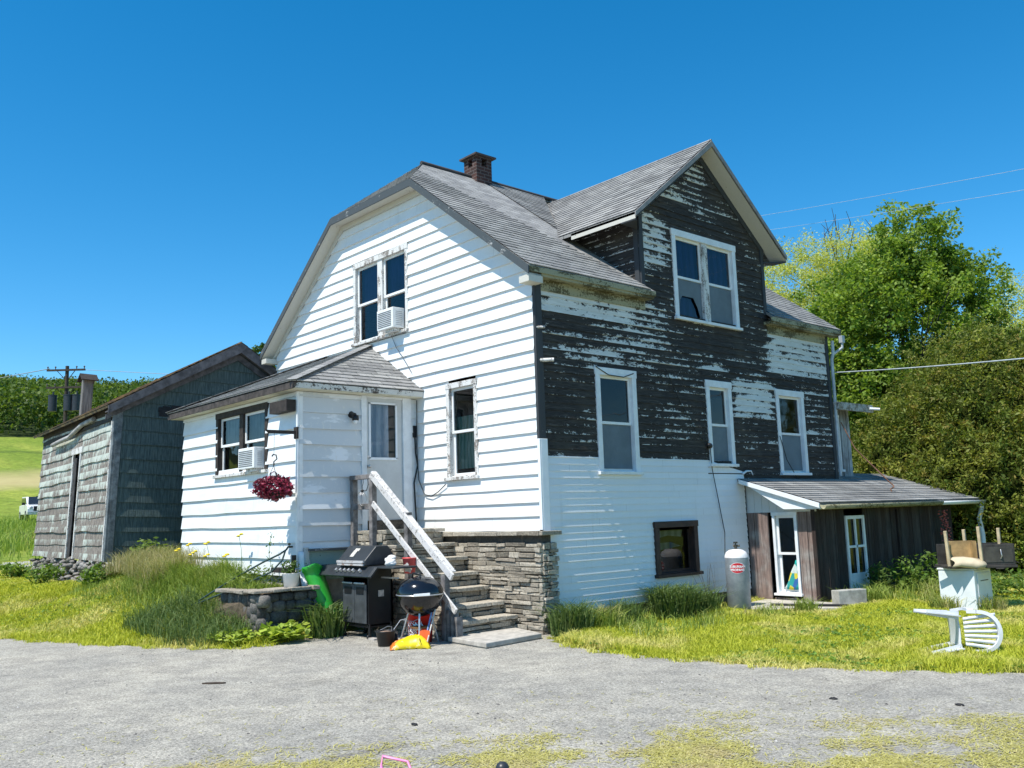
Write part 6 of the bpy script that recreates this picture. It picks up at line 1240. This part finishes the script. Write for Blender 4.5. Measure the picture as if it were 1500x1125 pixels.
t = thing('flower_string', 'string of small red and pink pieces hanging under the lean-to eave', 'ornament', (1.5, 9.6, 1.5)); g = G(); 
for k in range(70): z = 1.45-.75*k/70; g.ball((1.5+random.uniform(-.07, .07), 9.6+random.uniform(-.09, .09), z), .022, .022, .016, 6, 4)
g.build('pieces', plain('pink_pieces', (.5, .12, .10), .6, var=.5, scale=30), t)
t = thing('rusty_rod', 'thin rusty rod with a loop standing on the lean-to roof', 'rod', (.9, 8.0, 1.9)); g = G(); g.tube([(.1, 8.45, 3.3), (.35, 8.45, 2.75), (.6, 8.5, 2.45)], .012, 5); g.tube([(.6, 8.5, 2.45), (.95, 8.55, 2.05), (1.0, 8.6, 1.98), (1.05, 8.55, 1.93), (1.0, 8.5, 1.90), (1.02, 8.5, 1.84)], .014, 6); g.build('rod', plain('rust_rod', (.16, .08, .05), .8, var=.4), t)

# trees behind
BARK = plain('bark', (.06, .05, .04), .95, var=.4, scale=9)
Rr = V3(.664, .748, 0); Ff = V3(-.748, .664, 0)
def lob(base, items): return [tuple(V3(base[0], base[1], 0)+Rr*r+Ff*f+V3(0, 0, z))+(a, a, b) for r, f, z, a, b in items]
HEDGE = foliage('arborvitae', (.105, .15, .024), (.225, .245, .043), (.27, .22, .05), 1.3, .35, 4)
def hedge(label, base, items, n):
    t = thing('arborvitae', label, 'evergreen', (base[0], base[1], 0), 'overgrown evergreens behind the lean-to'); g = G(); g.tube([(base[0], base[1], -.2), (base[0], base[1], 2.6)], .16, 8, .08)
    for k in range(8): a = k*.8; g.tube([(base[0], base[1], .4+.2*k), (base[0]+1.6*math.cos(a), base[1]+1.6*math.sin(a), .9+.3*k)], .05, 6, .02)
    g.build('trunk', BARK, t); L = lob(base, items); C = lobes_points(L, n, .74); C = C[C[:, 2] > .15]; V, F = leaf_quads(clumps(C, RNG.uniform(.10, .26, len(C)), 34, 1.2), .085, .42, -.05, .5)
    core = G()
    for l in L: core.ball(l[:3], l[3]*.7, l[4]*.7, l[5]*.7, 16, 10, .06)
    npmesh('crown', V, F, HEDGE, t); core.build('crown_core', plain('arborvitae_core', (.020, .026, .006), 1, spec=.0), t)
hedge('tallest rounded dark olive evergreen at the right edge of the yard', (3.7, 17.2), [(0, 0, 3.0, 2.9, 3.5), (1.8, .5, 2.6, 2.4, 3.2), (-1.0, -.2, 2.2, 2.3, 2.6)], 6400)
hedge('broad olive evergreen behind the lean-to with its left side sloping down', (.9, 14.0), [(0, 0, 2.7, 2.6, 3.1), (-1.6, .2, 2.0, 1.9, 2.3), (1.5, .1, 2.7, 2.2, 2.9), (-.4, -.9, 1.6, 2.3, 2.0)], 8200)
MAPLE = foliage('maple_leaf', (.13, .22, .035), (.24, .33, .055), (.32, .40, .08), .8, .42, 2); DEEP = foliage('deep_leaf', (.06, .11, .022), (.13, .19, .04), None, .9, .35); WILL = foliage('willow_leaf', (.42, .46, .12), (.58, .58, .20), None, .8, .45)
mb = (-4.2, 20.4, .6)
tree('maple_tree', 'large bright green maple with a pointed top behind the house', 'tree', mb, 11, lob(mb, [(0, 0, 7.4, 3.2, 2.9), (.8, 0, 9.9, 1.8, 1.9), (-.5, .2, 8.4, 1.8, 1.8), (-3.0, 0, 5.9, 1.9, 1.5), (2.1, 0, 8.5, 1.6, 1.6), (3.0, 0, 6.5, 1.4, 1.4), (1.3, -.3, 5.2, 2.7, 1.8), (-1.2, -.3, 5.0, 2.6, 1.8), (0, 0, 3.2, 2.8, 1.6)]), MAPLE, BARK, 1500, 95, .125, (.22, .55), trunk_r=.24, limbs=16)
wb_ = (-12.6, 28.6, .8); tree('willow_tree', 'pale yellow-green feathery tree between the house gable and the maple', 'tree', wb_, 14, lob(wb_, [(.4, 0, 11.8, 2.9, 2.4), (-1.6, 0, 10.2, 2.2, 2.6), (2.6, 0, 12.8, 2.2, 1.7), (4.6, 0, 12.6, 2.2, 2.0), (2.9, 0, 10.8, 2.6, 2.2), (0, 0, 8.2, 3.4, 2.4), (-1, 0, 5.6, 2.8, 2.4)]), WILL, BARK, 1500, 80, .12, (.3, .7), trunk_r=.28, aspect=.35, bare=14)
wc_ = (-6.6, 39.4, 1); tree('willow_tree', 'pale yellow-green tree showing right of the maple', 'tree', wc_, 13, lob(wc_, [(0, 0, 10.2, 2.6, 2.6), (2.2, 0, 9.6, 2.6, 2.4), (-1.4, 0, 8.2, 2.3, 2.6), (0.5, 0, 6.5, 3.6, 3)]), WILL, BARK, 1100, 70, .13, (.35, .75), trunk_r=.28, aspect=.4, bare=5)
tree('dark_tree', 'dark green shady tree low behind the maple trunk', 'tree', (-8.5, 24.5, .6), 8, lob((-8.5, 24.5), [(0, 0, 4.2, 3.2, 2.8), (-2.4, .3, 3.6, 2.2, 2.2), (2.2, .2, 3.8, 2.4, 2.2), (.5, 0, 2.0, 3.5, 1.6)]), DEEP, BARK, 800, 70, .15, (.3, .6), trunk_r=.2)
tree('dark_tree', 'dark green bushy tree filling the gap between maple and evergreens', 'tree', (-2.2, 26.5, .6), 7, lob((-2.2, 26.5), [(0, 0, 3.8, 3.0, 2.6), (2.4, 0, 3.6, 2.4, 2.2), (-2, 0, 3.6, 2.4, 2.2), (0, 0, 1.8, 3.6, 1.6)]), DEEP, BARK, 700, 70, .15, (.3, .6), trunk_r=.18)
sb_ = (-27.2, 9.0, .9); tree('spruce_tree', 'small dark tree top showing between the shed roof and the house eave', 'tree', sb_, 8.6, lob(sb_, [(0, 0, 9.0, .45, .6), (.05, 0, 8.3, .9, .5), (0, 0, 7.5, 1.25, .6), (.8, 0, 7.9, .6, .5), (-.7, 0, 7.2, .7, .5), (0, 0, 6.4, 1.5, .8)]), DEEP, BARK, 420, 40, .13, (.10, .22), trunk_r=.1, limbs=12, fork=.8)
# forest on the hill
n = 950; D = np.sqrt(RNG.uniform(181**2, 430**2, n)); az_ = RNG.uniform(2.60, 3.06, n); x, y = CAM[0]+D*np.cos(az_), CAM[1]+D*np.sin(az_); z = H(x, y); rr = RNG.uniform(2.6, 4.6, n); hgt = RNG.uniform(5.5, 9.5, n)
c = np.stack([x, y, z+hgt*.62], 1); per = 210; d = unit(RNG.normal(size=(n, per, 3))+np.array((0, 0, .25))); C = (c[:, None]+d*(rr[:, None, None]*RNG.uniform(.7, 1.05, (n, per, 1)))*np.array((1, 1, 1.05))).reshape(-1, 3)
V, F = leaf_quads(C, .72, .8, .3); FOR = foliage('forest_leaf', (.055, .10, .018), (.14, .20, .036), None, .11, .35)
tag(npmesh('hill_forest', V, F, FOR), 'dense green forest covering the far hill beyond the field', 'forest', kind='stuff')
# weeds in the far field and behind the lane
x, y = scatter(60000, -66, -17, -14, 16); D = np.hypot(x-CAM[0], y-CAM[1]); ld = np.full(len(x), 1e9); ld = sdist(x, y, lane_c); k = (ld > 2.9) & free(x, y) & (D > 27+2*np.sin(y*.8)) & (RNG.uniform(0, 1, len(x)) < np.clip(.4+.6*np.sin(x*.5+y*.9), .1, 1)); k &= ~((np.abs(x+66.5) < 4) & (np.abs(y-10.1) < 3))
P = np.stack([x[k], y[k], H(x[k], y[k])], 1); V, F = blades(P, .45*(.6+1.3*sst(30, 50, D[k])), .02, .5, .5, .4); tag(npmesh('field_weeds', V, F, grass_mat('field_weed', (.18, .29, .04), (.36, .44, .08), (.5, .41, .22), .16, (.55, .66))), 'rough green and straw coloured weeds beyond the gravel lane', 'weeds', kind='stuff')
for lb, (x, y), r in (('dark bush in the far field behind the white pickup', (-78, 15), 1.5), ('small green bush in the weeds left of the white pickup', (-52, 2.0), .8)): tree('field_bush', lb, 'bush', (x, y, float(H(x, y))), 2, [(x, y, float(H(x, y))+r*.5, r*1.6, r*1.6, r*.7)], DEEP, BARK, 90, 30, .3, (.2, .5), trunk_r=.08)

# ------------------------------------------------------------------ poles and wires
POLE = plain('pole_wood', (.055, .042, .035), .9, var=.35); 
def utility_pole(label, x, y, top, ang, arms, cans):
    z = float(H(x, y)); t = thing('utility_pole', label, 'utility pole', (x, y, z), 'utility poles'); u = V3(math.cos(ang), math.sin(ang), 0); g = G(); g.tube([(x, y, z-.5), (x, y, top)], .17, 10, .12); g.build('pole', POLE, t)
    for dz, half in arms:
        c = V3(x, y, top+dz)+V3(0, 0, 0); g = G(); g.beam(c-u*half+V3(.1, -.1, 0), c+u*half+V3(.1, -.1, 0), .1, .13); ao = g.build('crossarm', POLE, t); g = G()
        for s in (-.95, -.55, .55, .95): q = c+u*half*s+V3(.1, -.1, .06); g.cyl(q, q+V3(0, 0, .1), .03, n=6); g.ball(q+V3(0, 0, .15), .06, .06, .07, 8, 5)
        g.build('insulator', plain('insulator_brown', (.09, .07, .06), .3), ao); g = G(); g.beam(c-u*half*.5+V3(.1, -.1, 0), V3(x, y, top+dz-.75), .04, .04); g.beam(c+u*half*.5+V3(.1, -.1, 0), V3(x, y, top+dz-.75), .04, .04); g.build('brace', POLE, t)
    for s, w_ in cans:
        c = V3(x, y, top-2.6)+u*s+V3(.2, -.2, 0); g = G(); g.cyl(c-V3(0, 0, .55), c+V3(0, 0, .5), w_, n=14); g.cyl(c+V3(0, 0, .5), c+V3(0, 0, .56), w_*1.06, n=14); g.cyl(c+V3(.1, 0, .5), c+V3(.1, 0, .8), .05, n=8); g.build('transformer', plain('transformer_dark', (.03, .035, .045), .5), t)
    return t
utility_pole('utility pole with dark transformers standing beyond the shed', -56.8, 9.1, 12.75, math.atan2(1.9, 1.6), ((-.3, 1.3), (-1.5, 1.3)), ((-.75, .28), (.3, .3), (.85, .28)))
utility_pole('utility pole mostly hidden behind the house with one crossarm showing', -29.9, 13.2, 9.75, math.atan2(.9, .76), ((-.15, 2.4),), ())
WIRE = plain('wire_white', (.42, .47, .5), .5)
for lb, a, b, r in (('upper thin power line crossing the sky right of the gable', (-8.2, 13.3, 10.45), (10.9, 7.98, 6.75), .004), ('lower thin power line running past the maple top', (-8.0, 13.7, 10.1), (10.6, 7.74, 6.3), .004), ('thick pale service cable running from the house corner', (.12, 8.34, 4.33), (9.0, 3.66, 3.31), .012)):
    a, b = np.array(a), np.array(b); t = thing('power_line', lb, 'cable', a, 'cables overhead'); g = G(); g.tube([a+(b-a)*s-V3(0, 0, .25*4*s*(1-s)*(.3 if r > .008 else .5)) for s in np.linspace(0, 1, 41)], r, 6); g.build('cable', WIRE, t)
for lb, dz in (('thin wire running left from the crossarm of the transformer pole', 0), ('thin wire running right from the transformer pole over the shed', 1)):
    t = thing('power_line', lb, 'cable', (-56.8, 9.1, 12.6), 'cables overhead'); g = G()
    if dz == 0: g.tube([(-57.6, 8.2, 12.6), (-75, -2, 11.2), (-95, -14, 12.5)], .03, 5)
    else: g.tube([(-56, 10, 12.45), (-44, 11.5, 10.6), (-30.4, 12.6, 9.75)], .018, 5)
    g.build('cable', plain('wire_grey', (.3, .33, .36), .6), t)

# ------------------------------------------------------------------ white pickup
tx, ty = -66.3, 9.95; tz_ = float(H(tx, ty))+.0; TA = math.atan2(-19.2, 76.2)+.12
pk = thing('pickup_truck', 'white pickup truck parked in the weeds half hidden by the shed', 'pickup truck', (tx, ty, tz_)); ca, sa = math.cos(TA), math.sin(TA)
def T(p): return (tx+p[0]*ca-p[1]*sa, ty+p[0]*sa+p[1]*ca, tz_+p[2])
PAINT = plain('white_car_paint', (.80, .80, .80), .2, var=.03, spec=.6); CG = plain('car_glass', (.02, .025, .03), .06, spec=.8)
def tp(prof, y0, y1, name, mat, par, bev=.04): g = G(); g.prism([T((x, y0, z)) for x, z in prof], np.array(T((0, y1, 0)))-np.array(T((0, y0, 0)))); return g.build(name, mat, par, bevel=bev)
body = tp([(2.75, .45), (2.78, .85), (2.65, 1.12), (1.35, 1.20), (-2.3, 1.2), (-2.3, .5)], -.95, .95, 'body', PAINT, pk); tp([(1.25, 1.19), (.55, 1.80), (-2.0, 1.86), (-2.28, 1.19)], -.82, .82, 'cab', PAINT, pk)
g = G(); q = [T((1.235, -.74, 1.24)), T((1.235, .74, 1.24)), T((.60, .66, 1.79)), T((.60, -.66, 1.79))]; nv = np.array(T((.66, 0, .75)))-np.array(T((0, 0, 0))); g.prism([np.array(p)+nv*.012 for p in q], nv*.012); g.build('windshield', CG, pk)
for s in (-1, 1):
    g = G(); g.prism([T((1.0, s*.825, 1.25)), T((.5, s*.825, 1.72)), T((-1.9, s*.825, 1.76)), T((-2.05, s*.825, 1.25))], np.array(T((0, s*.015, 0)))-np.array(T((0, 0, 0)))); g.build('side_window', CG, pk); g = G(); g.ball(T((2.70, s*.72, .95)), .1, .16, .1, 10, 6); g.build('headlight', ALU, pk); g = G(); g.obox(T((.95, s*1.02, 1.28)), (ca, sa, 0), (-sa, ca, 0), (0, 0, 1), .06, .1, .09); g.build('mirror', BLACK, pk)
    for xx in (1.75, -1.7): g = G(); g.cyl(T((xx, s*.97, .38)), T((xx, s*.72, .38)), .38, n=18); wo = g.build('wheel', RUBBER, pk); g = G(); g.cyl(T((xx, s*.975, .38)), T((xx, s*.9, .38)), .22, n=14); g.build('rim', ALU, wo)
g = G(); g.obox(T((2.79, 0, .88)), (ca, sa, 0), (-sa, ca, 0), (0, 0, 1), .02, .55, .17); g.build('radiator_grille', BLACK, pk); g = G(); g.obox(T((2.82, 0, .55)), (ca, sa, 0), (-sa, ca, 0), (0, 0, 1), .06, .95, .12); g.build('bumper', ALU, pk, bevel=.02)
